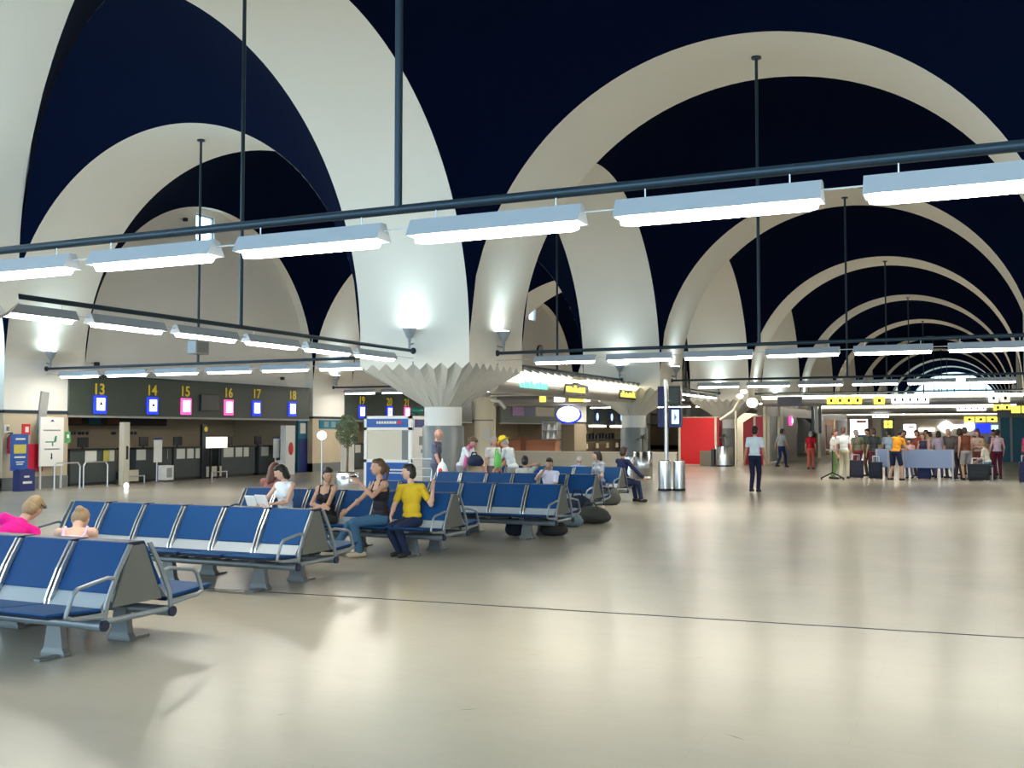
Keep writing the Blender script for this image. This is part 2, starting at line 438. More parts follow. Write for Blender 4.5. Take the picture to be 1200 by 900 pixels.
sf = MB(); rnd = random.Random(11)
for (x, y, a, L) in ((-3.67, 4.86, .9, .10), (-2.75, 3.85, 1.2, .09), (-2.76, 5.4, .7, .16), (-1.25, 5.5, -.5, .16), (-2.9, 3.2, 1.5, .10), (-2.75, 2.95, 1.3, .12), (-2.1, 3.3, .1, .14), (-.1, 4.6, -.3, .10), (-3.0, 6.9, .8, .12), (-.75, 4.4, -.4, .08), (-1.9, 7.3, .4, .1), (.4, 6.6, .1, .12)):
    d_ = Vector((math.cos(a), math.sin(a), 0)) * L / 2; n_ = Vector((-d_.y, d_.x, 0)) * .07
    c_ = Vector((x, y, .002)); sf.add([c_ - n_ * .6, c_ + d_, c_ + n_, c_ - d_], [(0, 1, 2, 3)])
trim(sf, mat('scuff', (.10, .09, .07), .8, spec=.1), 'small dark scuff marks scattered on the marble floor')
jn.rotation_euler = (0, 0, .085); jn.location = (0, .08, 0)
# ------------------------------------------------------------------ light rails, luminaires, uplights
ZR = 3.34
def make_luminaire():
    t = thing('luminaire', 'x', 'light')
    L = .71
    h = MB()   # flared white body with a thin ridge, sloping ends
    z1, z0 = -.10, -.235
    vs = [(-L, -.035, z1), (L, -.035, z1), (L, .035, z1), (-L, .035, z1), (-L + .0, -.11, z0), (L, -.11, z0), (L, .11, z0), (-L, .11, z0)]
    h.add(vs, [(0, 1, 2, 3), (4, 7, 6, 5), (0, 4, 5, 1), (1, 5, 6, 2), (2, 6, 7, 3), (3, 7, 4, 0)])
    h.build('housing', M['lampbody'], t)
    d = MB(); n = 10; pr = []
    pts = [(-L + .02, 0), (-L + .09, -.095), (L - .09, -.095), (L - .02, 0), (L - .09, .095), (-L + .09, .095)]
    low = [(x * .985, y * .72) for x, y in pts]
    vs = [(x, y, z0 - .002) for x, y in pts] + [(x, y, z0 - .045) for x, y in low]
    d.add(vs, [tuple(range(6)), tuple(range(6, 12))[::-1]] + [(i, 6 + i, 6 + (i + 1) % 6, (i + 1) % 6) for i in range(6)])
    d.build('diffuser', M['lamp'], t)
    for sx in (-.5, .5): MB().tube((sx, 0, .03), (sx, 0, z1), .006, n=6).build('hanger', M['steel'], t)
    return t
lum0 = make_luminaire(); used = [False]
def place_lum(x, y, rz, label, group):
    o = lum0 if not used[0] else copy_tree(lum0); used[0] = True
    o.location = (x, y, ZR); o.rotation_euler = (0, 0, rz); o['label'] = label; o['group'] = group
def rail(p, q, rodp, ztop, label, wires=True):
    t = thing('light_rail', label, 'rail', (0, 0, 0), 0, 'light rails')
    p = Vector(p); q = Vector(q); d = (q - p).normalized(); s = Vector((-d.y, d.x, 0)) * .05
    MB().tube(p, q, .036, n=8).tube(p + s * 1.4, q + s * 1.4, .022, n=6).build('beam', M['darkrail'], t)
    if rodp:
        r_ = MB().tube((rodp[0], rodp[1], ZR), (rodp[0], rodp[1], ztop), .032, n=8)
        r_.build('rod', M['darkrail'], t)
        MB().tube((rodp[0], rodp[1], ztop - .04), (rodp[0], rodp[1], ztop), .10, n=12).build('ceiling_plate', M['darkrail'], t)
    MB().tube(p + Vector((0, 0, -.16)), q + Vector((0, 0, -.16)), .007, n=5).build('cable', M['lgrey'], t)
    for e in (p, q): MB().ball(e, (.075, .075, .075), 8).build('end_fitting', M['darkrail'], t)
NM = ['nearest', 'second nearest', 'third nearest', 'fourth nearest', 'fifth nearest', 'sixth nearest', 'seventh nearest', 'eighth nearest', 'ninth nearest', 'farthest']
CR = ZS + R
for k, y in enumerate(YN[1:10]):
    rail((NC - R, y, ZR), (NC + R, y, ZR), (NC + .2, y), CR, 'dark rail across the main hall on a long rod, %s of them' % NM[k])
    for i in range(6):
        place_lum(NC + .2 + (i - 2.5) * 1.68, y, 0, 'white fluorescent luminaire, %s from the left on the %s rail across the main hall' % (ORD[i], NM[k]), 'luminaires across the main hall')
for k, y in enumerate(YN[2:6]):
    rail((AC - R, y, ZR), (AC + R, y, ZR), (AC - .2, y), CR, 'dark rail across the check-in aisle on a rod, %s of them' % NM[k])
    for i in range(6):
        place_lum(AC - .2 + (i - 2.7) * 1.73 + .5, y, 0, 'white fluorescent luminaire, %s from the left on the %s rail across the check-in aisle' % (ORD[i], NM[k]), 'luminaires across the check-in aisle')
for k, y in enumerate(YN[1:5]):
    yc = y + 7
    rail((XL, yc - R, ZR), (XL, yc + R, ZR), (XL, yc - .1), CR, 'dark rail between columns along the left of the hall, %s of them' % NM[k])
    for i in range(6):
        place_lum(XL, yc - .1 + (i - 2.5) * 1.68, PI / 2, 'white fluorescent luminaire, %s along the %s rail between the left columns' % (ORD[i], NM[k]), 'luminaires between the left columns')
for k, (yc, x_) in enumerate(((0, XL), (0, XR), (14, XR), (28, XR))):
    rail((x_, yc - R, ZR), (x_, yc + R, ZR), (x_, yc - .1), CR, 'dark rail outside the view, ' + ('left of the viewer', 'right of the viewer', 'right of the benches', 'right of the walking person')[k])
    for i in range(6):
        place_lum(x_, yc - .1 + (i - 2.5) * 1.68, PI / 2, 'white fluorescent luminaire, %s along the rail %s, out of view' % (ORD[i], ('left of the viewer', 'right of the viewer', 'right of the benches', 'right of the walking person')[k]), 'luminaires outside the view')
rail((NC - R, -7, ZR), (NC + R, -7, ZR), (NC + .2, -7), CR, 'dark rail across the hall behind the viewer')
for i in range(6): place_lum(NC + .2 + (i - 2.5) * 1.68, -7, 0, 'white fluorescent luminaire, %s from the left on the rail behind the viewer' % ORD[i], 'luminaires outside the view')
for y in (-7, 7):
    rail((AC - R, y, ZR), (AC + R, y, ZR), (AC - .2, y), CR, 'dark rail across the left aisle beside the viewer' if y > 0 else 'dark rail across the left aisle behind the viewer')
    for i in range(6): place_lum(AC + .3 + (i - 2.7) * 1.73, y, 0, 'white fluorescent luminaire, %s from the left in the left aisle %s the viewer' % (ORD[i], 'beside' if y > 0 else 'behind'), 'luminaires outside the view')
# uplights
def uplight(x, y, z, nx, ny, where, power=1.0):
    t = thing('wall_uplight', 'conical uplight ' + where, 'light', (x, y, z), math.atan2(ny, nx), 'uplights on the piers')
    MB().lathe([(.02, -.42), (.035, -.2), (.06, -.19), (.15, .0), (.155, .02)], (.17, 0, 0), 16).build('cone', M['lampbody'], t)
    MB().tube((0, 0, -.30), (.17, 0, -.34), .018, n=8).build('bracket', M['grey'], t)
    MB().lathe([(.13, .022), (.12, .03)], (.17, 0, 0), 16).build('lens', M['uplens'], t)
    ld = bpy.data.lights.new('uplight_lamp', 'SPOT'); ld.energy = UPLIGHT_W * power; ld.color = (.62, .86, 1)
    ld.spot_size = math.radians(150); ld.spot_blend = 1; ld.shadow_soft_size = .06
    lo = bpy.data.objects.new('uplight_lamp', ld); COL.objects.link(lo); lo.parent = t
    lo.location = (.42, 0, .10); lo.rotation_euler = (PI, math.radians(24), 0)
UPZ = 3.80
for k, y in enumerate(YN[1:6]):
    w = ['nearest', 'first whole', 'second whole', 'third whole', 'fourth whole'][k] + ' column on the left'
    if k: uplight(XL, y - HW, UPZ, 0, -1, 'on the viewer side of the %s' % w, 0.55 if k == 1 else 1.0)
    uplight(XL + HW, y, UPZ, 1, 0, 'on the hall side of the %s' % w)
    if k: uplight(XF, y, UPZ, 1, 0, 'on wall pier number %s from the left' % ORD[k - 1], 2.2)

# ------------------------------------------------------------------ check-in fascia with desk numbers
def onwall(x, y, z): return (x, y, z)
WR = (PI / 2, 0, PI / 2)
XG = XF + .06
def fascia(y0, y1, label, nums, signs, screens=()):
    t = thing('desk_fascia', label, 'fascia', (0, 0, 0))
    MB().box((XG - .12, y0, 2.05), (XG, y1, 3.20)).build('board', M['fascia'], t)
    MB().box((XG - .1, y0, 1.99), (XG + .02, y1, 2.05)).build('lower_edge', M['grey'], t)
    MB().box((XG - .12, y0, 3.20), (XG + .03, y1, 3.26)).build('top_edge', M['darkrail'], t)
    for n, y, z in nums: text(n, .46, M['numyellow'], t, (XG + .01, y, z), WR, 'number')
    for (y, z, kind) in signs:
        b_ = MB().box((XG, y - .24, z - .27), (XG + .05, y + .24, z + .27)).build('sign_box', M['lit_pink'] if kind == 'p' else M['lit_blue'], t, .02)
        MB().box((XG + .05, y - .15, z - .17), (XG + .062, y + .15, z + .19)).build('sign_face', M['lit_white'], b_)
        g = MB()
        if kind == 'a':
            g.prism([(y - .08, z - .02), (y + .08, z - .02), (y, z + .10)], 0, XG + .062, XG + .068)
        elif kind == 'p':
            for dz in (-.07, .0, .09): g.box((XG + .062, y - .11, z + dz), (XG + .068, y + .11, z + dz + .025))
        else:
            g.prism([(y - .06, z - .03), (y - .03, z - .03), (y, z + .1), (y + .03, z - .03), (y + .06, z - .03), (y + .02, z + .13), (y - .02, z + .13)], 0, XG + .062, XG + .068)
        g.build('sign_mark', M['printdark'], b_)
    for (y, z, w, h) in screens:
        MB().box((XG, y - w / 2, z - h / 2), (XG + .08, y + w / 2, z + h / 2)).build('screen', M['dark'], t, .015)
    return t
fascia(21.76, 33.3, 'long olive board over the check-in desks with yellow numbers 13 to 18',
       [('13', 22.85, 2.82), ('14', 24.98, 2.86), ('15', 26.47, 2.88), ('16', 28.6, 2.90), ('17', 30.12, 2.92), ('18', 32.23, 2.93)],
       [(22.88, 2.38, 'a'), (25.0, 2.39, 'a'), (26.5, 2.40, 'p'), (28.6, 2.41, 'p'), (30.1, 2.41, 'l'), (32.2, 2.42, 'l')], [(27.6, 2.55, .85, .55)])
fascia(35.8, 47.2, 'olive board with blue lit signs beyond the second wall pier, half hidden by a column',
       [('19', 37.0, 2.86), ('20', 39.2, 2.86), ('21', 40.7, 2.86)], [(37.0, 2.40, 'a'), (39.2, 2.41, 'a'), (40.7, 2.41, 'p'), (43.0, 2.41, 'a'), (45.0, 2.41, 'l')])
t = fascia(50.6, 61.3, 'dark shop board with a purple poster and pale panel, seen right of the nearest column', [], []); XF += .07
MB().box((XF, 52.0, 2.45), (XF + .05, 53.6, 2.95)).build('purple_poster', mat('mauve_poster', (.30, .16, .40), .5), t)
MB().box((XF, 55.2, 2.45), (XF + .05, 58.0, 2.98)).build('pale_panel', M['beigelight'], t)
MB().box((XF, 53.6, 2.45), (XF + .04, 55.1, 2.95)).build('blue_panel', M['navy'], t)
XF -= .07
t = fascia(64.0, 75.0, 'dark board with lit blue pictogram boxes above the far counters on the left wall', [], [])
for y in (65.6, 68.5, 70.6): MB().box((XF, y - .5, 2.15), (XF + .1, y + .5, 2.95)).build('pictogram_box', M['navy'], t); MB().ball((XF + .12, y, 2.55), (.03, .22, .26), 10).build('pictogram', M['lit_screen'], t)
for y in (66, 70.2): MB().box((XF - .2, y - 1.2, 1.85), (XF + .15, y + 1.2, 1.97)).build('lamp_strip', M['lampw'], t)

# desks
def paper(parent, y, z, w, h, m='paper', nm='notice', x=None):
    x = XF - .1 if x is None else x
    return MB().box((x, y - w / 2, z - h / 2), (x + .015, y + w / 2, z + h / 2)).build(nm, M[m], parent)
DX = XF - .12
def desk(y0, y1, label, papers):
    t = thing('checkin_desk', label, 'desk', (0, 0, 0), 0, 'check-in desks under the long board')
    MB().box((DX - .75, y0, .08), (DX, y1, 1.02)).build('front', M['counter'], t, .01)
    MB().box((DX - .80, y0 - .03, 1.02), (DX + .04, y1 + .03, 1.07)).build('counter_top', M['dark'], t, .01)
    MB().box((DX - .7, y0 + .03, 0), (DX - .05, y1 - .03, .08)).build('plinth', M['dark'], t)
    for y, m_, w in papers:
        paper(t, y, .86, w, .34, m_, x=DX + .002)
    sc_ = MB().cbox((DX - .45, (y0 + y1) / 2, 1.26), (.05, .38, .30)).tube((DX - .47, (y0 + y1) / 2, 1.07), (DX - .47, (y0 + y1) / 2, 1.2), .03)
    sc_.build('monitor', M['dark'], t, .008)
desk(22.0, 23.75, 'dark desk with a white and a yellow notice under number 13', [(22.75, 'paper', .42), (23.35, 'yellowpaper', .22), (23.55, 'paper', .2)])
desk(24.55, 26.1, 'dark desk with one white notice under number 14', [(24.75, 'paper', .38), (25.9, 'paper', .0001)])
desk(26.2, 27.5, 'dark desk with three pale notices left of the glowing cream panel', [(26.5, 'paper', .38), (26.95, 'paper', .30), (27.3, 'paper', .2)])
desk(28.5, 30.3, 'dark desk with three pale notices right of the glowing cream panel', [(28.85, 'paper', .5), (29.4, 'paper', .34), (29.8, 'paper', .26)])
desk(30.55, 31.5, 'dark desk with one cream notice under number 17', [(30.85, 'paper', .4)])
desk(36.4, 38.5, 'dark desk beyond the second wall pier with two pale notices', [(37.0, 'paper', .4), (38.0, 'paper', .4)])
desk(39.0, 41.4, 'dark desk hidden behind the white information booth', [(39.6, 'paper', .4)])
for k, (y, w) in enumerate(((24.15, .8), (28.0, .75))):
    t = thing('luggage_scale', 'low cream luggage chute between the check-in desks, %s of two' % ('left one' if k == 0 else 'right one'), 'conveyor', (0, 0, 0), 0, 'luggage chutes')
    MB().box((DX - .9, y - w / 2, .12), (DX + .1, y + w / 2, .34)).build('belt', M['dark'], t)
    MB().box((DX - .95, y - w / 2, .45), (DX - .9, y + w / 2, .80)).build('back_panel', M['cream'], t)
    MB().box((DX + .1, y - w / 2, .05), (DX + .12, y + w / 2, .40)).build('front_panel', M['cream'], t)
    MB().path([(DX + .35, y - w * .5, 0), (DX + .35, y - w * .5, .22), (DX + .35, y + w * .5, .22), (DX + .35, y + w * .5, 0)], .02).build('bumper_rail', M['steel'], t)
# posts and small notices in front of the desks
t = thing('post', 'square cream post with a small dark handle in front of desk 13', 'post', (-23.55, 23.45, 0))
MB().box((-.1, -.11, 0), (.1, .11, 1.86)).build('shaft', M['beigelight'], t); MB().box((.1, -.03, .75), (.13, .03, 1.15)).build('handle', M['dark'], t)
t = thing('post', 'wide pale post with a red round mark right of desk 17', 'post', (-23.55, 31.4, 0))
MB().box((-.12, -.28, 0), (.12, .28, 1.80)).build('shaft', M['white'], t); MB().ball((.125, .03, .95), (.01, .15, .24), 16).build('round_mark', M['redsign'], t)
def aboard(y, label, top=True):
    t = thing('notice_stand', label, 'sign', (XF + .25, y, 0), 0, 'notice stands at the desks')
    MB().tube((0, 0, 0), (0, 0, 1.0), .02).build('pole', M['steel'], t)
    MB().box((.02, -.17, .62), (.045, .17, 1.32)).build('board', M['white'], t)
    MB().box((.015, -.18, 1.32), (.05, .18, 1.38)).build('header', M['navy'], t)
    MB().box((-.1, -.12, 0), (.1, .22, .03)).build('foot', M['grey'], t)
    b_ = MB().box((.02, .04, .06), (.30, .42, .52)).build('gauge_box', M['white'], t); MB().box((.30, .12, .14), (.31, .34, .44)).build('gauge_opening', M['grey'], b_)
aboard(25.05, 'white upright notice with a blue header between desks 14 and 15')
aboard(31.0, 'white upright notice with a blue header beside desk 17')
t = thing('display_case', 'low olive display box on a thin stand right of desk 17', 'sign', (XF + .1, 30.95, 0))
MB().box((-.05, .2, .78), (.05, 1.0, 1.30)).build('box', M['fascia'], t); MB().tube((0, .6, 0), (0, .6, .8), .03).build('stand', M['grey'], t)
t = thing('pictogram_post', 'slim black post with a small yellow pictogram by desk 15', 'sign', (XF - .1, 27.62, 0))
MB().box((-.05, -.17, 0), (.05, .17, 1.82)).build('post_body', M['dark'], t); MB().ball((.055, 0, 1.66), (.01, .09, .09), 12).build('pictogram', M['numyellow'], t)
t = thing('light_box', 'glowing cream panel on two dark legs between desks 15 and 16', 'light', (XF + .05, 28.1, 0))
MB().box((-.04, -.55, 1.02), (.04, .45, 1.40)).build('panel', M['lit_soft'], t)
for y in (-.35, .05): MB().box((-.03, y - .03, 0), (.03, y + .03, 1.02)).build('leg', M['dark'], t)
t = thing('wall_clock', 'small dark round clock on the bright wall behind desk 17', 'clock', (-27.92, 36.2, 1.55))
MB().tube((0, 0, 0), (.06, 0, 0), .26, n=20).build('case', M['dark'], t); MB().tube((.06, 0, 0), (.065, 0, 0), .19, n=20).build('dial', M['grey'], t)
t = thing('airline_panel', 'dark strip of screens hanging on the back wall behind desk 13', 'screen', (-26.5, 25.3, 1.93))
MB().box((-.05, -2.0, -.16), (.05, 3.0, .16)).build('housing', M['dark'], t)
for y, m_ in ((-1.0, 'brown'), (-.2, 'teal'), (.6, 'brown')): MB().box((.05, y - .3, -.1), (.06, y + .2, .1)).build('screen', M[m_], t)
t = thing('back_wall_lettering', 'faint dark lettering with a small logo on the wall behind desk 13', 'lettering', (-27.93, 25.3, 1.52))
for q, y in enumerate((-.2, 2.0)):
    mbx = MB().ball((0, y, 0), (.01, .14, .06), 10)
    for j, w in enumerate((.12, .08, .14, .1, .12)): mbx.box((0, y + .28 + j * .17, -.05), (.01, y + .28 + j * .17 + w, .05))
    mbx.build('logo', M['printdark'], t)
# red phone-like mark, pier noticeboards
def wallbox(name, label, cat, y, z, w, h, m_, d=.03, parts=()):
    t = thing(name, label, cat, (XF, y, z))
    MB().box((0, -w / 2, -h / 2), (d, w / 2, h / 2)).build('board', M[m_], t)
    for (nm, py, pz, pw, ph, pm) in parts: MB().box((d, py - pw / 2, pz - ph / 2), (d + .006, py + pw / 2, pz + ph / 2)).build(nm, M[pm], t)
    return t
wallbox('door_number_plate', 'small beige plate with a dark figure left of the extinguisher sign', 'sign', 19.74, 1.66, .16, .22, 'paper', .02, [('mark', .0, 0, .03, .12, 'printdark'), ('mark', .05, 0, .03, .12, 'printdark')])
wallbox('fire_sign', 'small red sign with a white square above the blue standee', 'sign', 20.36, 1.64, .26, .30, 'redsign', .02, [('white_square', .02, .0, .11, .15, 'white')])
wallbox('exit_sign', 'small green sign right of the white information board', 'sign', 21.78, 1.42, .20, .32, 'greensign', .02, [('mark', 0, .03, .07, .1, 'white')])
t = thing('fire_extinguisher', 'red fire extinguisher hanging on the beige wall at the far left', 'extinguisher', (XF + .10, 19.80, 1.0))
MB().lathe([(.0, -.02), (.07, 0), (.08, .03), (.08, .38), (.05, .45), (.025, .48)], (0, 0, 0), 16).build('cylinder', M['magenta'], t)
MB().tube((0, 0, .46), (0, 0, .55), .02).box((-.02, -.08, .52), (.02, .05, .56)).build('valve', M['dark'], t)
MB().path([(0, -.03, .5), (.02, -.12, .40), (.02, -.12, .12)], .012, 6).build('hose', M['dark'], t)
MB().box((.078, -.04, .12), (.085, .04, .28)).build('sticker', M['lgrey'], t)
t = thing('info_board', 'tall white information board on two pale legs with a green drawing', 'sign', (XF + .28, 20.95, 0))
MB().box((-.03, -.38, .62), (.03, .42, 1.98)).build('board', M['white'], t, .01)
MB().box((-.02, -.36, 0), (.02, -.31, .62)).build('leg', M['lgrey'], t); MB().box((-.02, .34, 0), (.02, .39, .62)).build('leg', M['lgrey'], t)
g = MB().box((.03, -.2, 1.28), (.036, .12, 1.31)).prism([(.08, 1.28), (.16, 1.30), (.18, 1.46), (.12, 1.46)], 0, .03, .036).box((.03, .02, 1.18), (.036, .06, 1.28)); g.build('drawing', M['printgreen'], t)
g = MB()
for z in (1.62, 1.60): g.box((.03, -.28, z), (.036, .30, z + .012))
for z in (1.10, 1.08): g.box((.03, -.24, z), (.036, .28, z + .012))
g.box((.03, -.01, .84), (.036, .03, .98)).prism([(-.03, .86), (.05, .86), (.01, .80)], 0, .03, .036).prism([(-.05, 1.86), (.09, 1.86), (.02, 1.92)], 0, .03, .036); g.build('print', M['printdark'], t)
t = thing('cabinet', 'square crimson box mounted left of the white information board', 'cabinet', (XF + .02, 20.55, .86))
MB().box((0, -.28, -.38), (.12, .28, .38)).build('case', M['magenta'], t, .01); MB().box((.12, .2, -.05), (.135, .23, .05)).build('handle', M['dark'], t)
t = thing('advert_stand', 'blue cardboard advert stand with a yellow patch at the far left wall', 'sign', (XF + .55, 19.72, 0), 0)
MB().box((-.05, -.26, .55), (0, .26, 1.52)).build('upper_board', M['navyp'], t)
MB().box((-.1, -.12, 0), (.16, .36, .58)).build('base_box', M['navy'], t)
MB().box((0, -.19, 1.0), (.008, .19, 1.24)).build('yellow_patch', M['yellowpaper'], t)
g = MB()
for (y, z, w, h) in ((-.14, 1.36, .3, .05), (-.17, .88, .34, .045), (-.12, .76, .26, .03), (-.1, .7, .2, .03)): g.box((0, y, z), (.008, y + w, z + h))
g.build('white_print', M['paper'], t)
g = MB()
for (y, z, w, h) in ((-.02, .2, .28, .06), (.02, .36, .16, .05)): g.box((.16, y, z), (.168, y + w, z + h))
g.build('base_print', M['paper'], t)
for k, y in enumerate((21.35, 22.35)):
    t = thing('queue_rail', 'bent steel queue rail before desk 13, %s of two hoops' % ('left' if k == 0 else 'right'), 'rail', (XF + .9, y - .35, 0), 0, 'queue rails')
    MB().path([(0, -.45, 0), (0, -.45, .62), (0, -.38, .72), (0, .34, .72), (0, .42, .62), (0, .42, 0)], .022).build('hoop', M['steel'], t)
    for yy in (-.45, .42): MB().tube((0, yy, 0), (0, yy, .02), .05).build('foot', M['steel'], t)
t = thing('leaning_panel', 'tall narrow grey panel leaning on the wall pier above the white board', 'panel', (XF + .025, 20.8, 1.55))
o = MB().box((-.03, -.13, 0), (.03, .13, 1.15)).build('board', M['grey'], t); o.rotation_euler = (-.13, 0, 0)
t = thing('floor_lamp_ball', 'tiny glowing white ball on the floor by the post at desk 13', 'light', (-21.6, 21.6, 0)); MB().ball((0, 0, .09), (.07, .07, .09), 10).build('globe', M['lit_white'], t)
t = thing('wall_clock', 'large round clock on the pale wall high between the first two columns', 'clock', (XB, 56.85, 6.25))
MB().tube((0, 0, 0), (.1, 0, 0), .46, n=28).build('case', M['dark'], t); MB().tube((.1, 0, 0), (.11, 0, 0), .40, n=28).build('dial', M['lgrey'], t)
MB().box((.11, -.02, -.02), (.12, .02, .3)).box((.11, -.02, -.2), (.12, .16, .02)).build('hand', M['dark'], t)
for (y, z, lab) in ((26.6, 8.64, 'high on the pale wall left of the lit window'), (22.95, 3.62, 'above the left end of the numbered board'), (31.9, 3.6, 'above the right end of the numbered board'), (39.9, 3.9, 'above the board beyond the second wall pier')):
    t = thing('security_camera', 'small camera ' + lab, 'camera', (XB, y, z))
    MB().tube((0, 0, 0), (.14, 0, 0), .02).build('arm', M['lgrey'], t); MB().cbox((.2, 0, -.03), (.14, .12, .12)).build('body', M['dark'], t, .02)
t = thing('speaker_box', 'square grey loudspeaker hanging on the rod over the check-in aisle', 'loudspeaker', (AC - .2, 21, 3.75)); MB().cbox((0, 0, .0), (.3, .5, .34)).build('case', M['grey'], t, .02); MB().cbox((.151, 0, 0), (.01, .4, .26)).build('grille', M['cladding'], t)
# things under and beside the second wall pier
t = wallbox('poster', 'teal poster row under the rail of the second wall pier', 'sign', 35.0, 1.86, 1.9, .34, 'teal', .03, [('pale_figure', -.5, 0, .3, .22, 'glassgrey'), ('pale_figure', .0, 0, .3, .22, 'glassgrey'), ('pale_figure', .5, 0, .3, .22, 'glassgrey')])
t = thing('notice_board', 'tall white and cream freestanding panel beside the potted olive tree', 'sign', (-20.6, 30.9, 0), .2)
MB().box((-.03, -.55, .05), (.03, .55, 1.5)).build('board', M['white'], t); MB().box((.03, -.35, 1.0), (.036, .25, 1.45)).build('picture', M['cream'], t); MB().box((-.2, -.5, 0), (.2, .5, .05)).build('foot', M['grey'], t)
t = thing('blue_banner', 'tall bright blue banner at the right end of the long board', 'banner', (XF - .3, 33.6, 0))
MB().box((-.04, -.55, 0), (.04, .65, 2.1)).build('cloth', M['teal'], t); MB().box((.04, -.5, 0), (.06, .2, 1.3)).build('dark_patch', M['navy'], t)
MB().box((.06, -.45, 1.5), (.07, -.1, 1.9)).build('pale_patch', M['paper'], t)
t = thing('globe_lamp', 'white glowing round lamp left of the olive tree', 'light', (-16.5, 23.5, 0))
MB().tube((0, 0, 0), (0, 0, 1.4), .02).build('pole', M['steel'], t); MB().ball((0, 0, 1.48), (.13, .13, .12), 14).build('globe', M['lit_white'], t); MB().tube((0, 0, 0), (0, 0, .03), .16).build('foot', M['steel'], t)

# ------------------------------------------------------------------ plants
def potted(name, label, x, y, h, cr, m_, pot_r=.3, pot_h=.42, trunk=True, leafn=900):
    t = thing(name, label, 'plant', (x, y, 0))
    MB().lathe([(pot_r * .92, 0), (pot_r, .02), (pot_r, pot_h), (pot_r * .93, pot_h + .01), (pot_r * .9, pot_h - .05)], n=28).build('pot', M['chrome'], t)
    MB().lathe([(pot_r * .9, pot_h - .06), (pot_r * .5, pot_h - .03)], n=20).build('soil', M['bark'], t)
    if trunk:
        tr_ = MB().tube((0, 0, pot_h - .05), (.03, .02, h - cr), .035, .02, 8).tube((.03, 0, pot_h), (-.05, .03, h - cr * .8), .02, .012, 8)
        for i in range(9):
            a = i * 2.4; tr_.tube((.02, .02, h - cr * 1.3), (cr * .6 * math.cos(a), cr * .6 * math.sin(a), h - cr * (.3 + .1 * (i % 4))), .012, .004, 5)
        tr_.build('trunk', M['bark'], t)
    rnd = random.Random(int(x * 100)); lf = MB()
    for i in range(leafn):
        u = Vector((rnd.gauss(0, 1), rnd.gauss(0, 1), rnd.gauss(0, 1))).normalized() * (rnd.random() ** .4)
        c = Vector((u.x * cr * .85, u.y * cr * .85, h - cr + u.z * cr * 1.15))
        a = Vector((rnd.uniform(-1, 1), rnd.uniform(-1, 1), rnd.uniform(-1, 1))).normalized() * .055; b_ = a.orthogonal().normalized() * .014
        lf.add([c - a, c + b_, c + a, c - b_], [(0, 1, 2, 3)])
    lf.build('foliage', M[m_], t); return t
potted('potted_olive_tree', 'small grey-green olive tree in a round steel pot beside the white booth', -15.55, 23.3, 1.98, .38, 'leaf', .32, .5)
def palm(label, x, y):
    t = thing('potted_palm', label, 'plant', (x, y, 0), 0, 'palms by the columns')
    MB().lathe([(.28, 0), (.33, .02), (.33, .9), (.30, .91), (.28, .86)], n=24).build('pot', M['chrome'], t)
    MB().tube((0, 0, .85), (0, 0, 1.35), .04, .03, 8).build('trunk', M['bark'], t)
    lf = MB(); rnd = random.Random(3)
    for i in range(46):
        a = rnd.uniform(0, 2 * PI); el = rnd.uniform(.1, 1.3); L = rnd.uniform(.3, .5); p = Vector((0, 0, 1.33)); d = Vector((math.cos(a) * math.cos(el), math.sin(a) * math.cos(el), math.sin(el)))
        s_ = Vector((-math.sin(a), math.cos(a), 0)) * .022; prev = (p - s_ * .3, p + s_ * .3)
        for k in range(1, 6):
            q = p + d * L * k / 5 - Vector((0, 0, .28 * (k / 5) ** 2)); w = s_ * (1.2 - k / 5); cur = (q - w, q + w)
            lf.add([prev[0], prev[1], cur[1], cur[0]], [(0, 1, 2, 3)]); prev = cur
    lf.build('foliage', M['palm'], t)
palm('small dark palm in a steel drum in front of the second whole column', -10.75, 33.9)
palm('small dark palm in a steel drum in front of the third column, between red panels', -11.2, 47.6)

# ------------------------------------------------------------------ white information booth, bins, post with screens
t = thing('information_booth', 'white framed booth with blue header and lower panel, left of the nearest column', 'booth', (-16.12, 25.0, 0))
fm = MB()
for x in (0, 1.44):
    for y in (0, 1.4): fm.box((x, y, 0), (x + .09, y + .09, 2.02))
for z in (.72, 1.62, 1.94): fm.box((0, 0, z), (1.53, .08, z + .08))
fm.box((1.44, 0, 1.94), (1.53, 1.49, 2.02)); fm.box((0, 1.41, 1.94), (1.53, 1.49, 2.02)); fm.build('frame', M['white'], t)
MB().box((.09, -.01, 1.70), (1.44, .05, 1.94)).build('header', M['navyp'], t)
g = MB(); xx = .42
for w in (.05, .07, .06, .08, .06, .07, .05, .06): g.box((xx, -.016, 1.80), (xx + w, -.01, 1.87)); xx += w + .02
g.build('header_print', M['paper'], t); MB().box((xx + .02, -.016, 1.79), (xx + .14, -.01, 1.88)).build('header_mark', M['redsign'], t)
MB().box((.09, .03, .80), (1.22, .06, 1.62)).build('window_pane', M['beigelight'], t); MB().box((1.22, .03, .80), (1.44, .06, 1.62)).build('dark_strip', M['cladding'], t)
MB().box((.09, -.01, .0), (1.44, .06, .72)).build('lower_panel', M['navyp'], t)
g = MB().box((.3, -.016, .50), (1.3, -.01, .54)).box((.45, -.016, .42), (1.3, -.01, .45)); g.build('lower_print', M['paper'], t)
MB().box((1.53, .09, 0), (1.56, 1.40, 1.94)).build('side_panel', M['lgrey'], t)
MB().box((1.56, .15, 1.70), (1.575, 1.35, 1.92)).build('side_header', M['navy'], t); MB().box((1.56, .4, 1.2), (1.57, 1.1, 1.45)).box((1.56, .5, .98), (1.57, 1.0, 1.08)).build('side_label', M['cladding'], t)
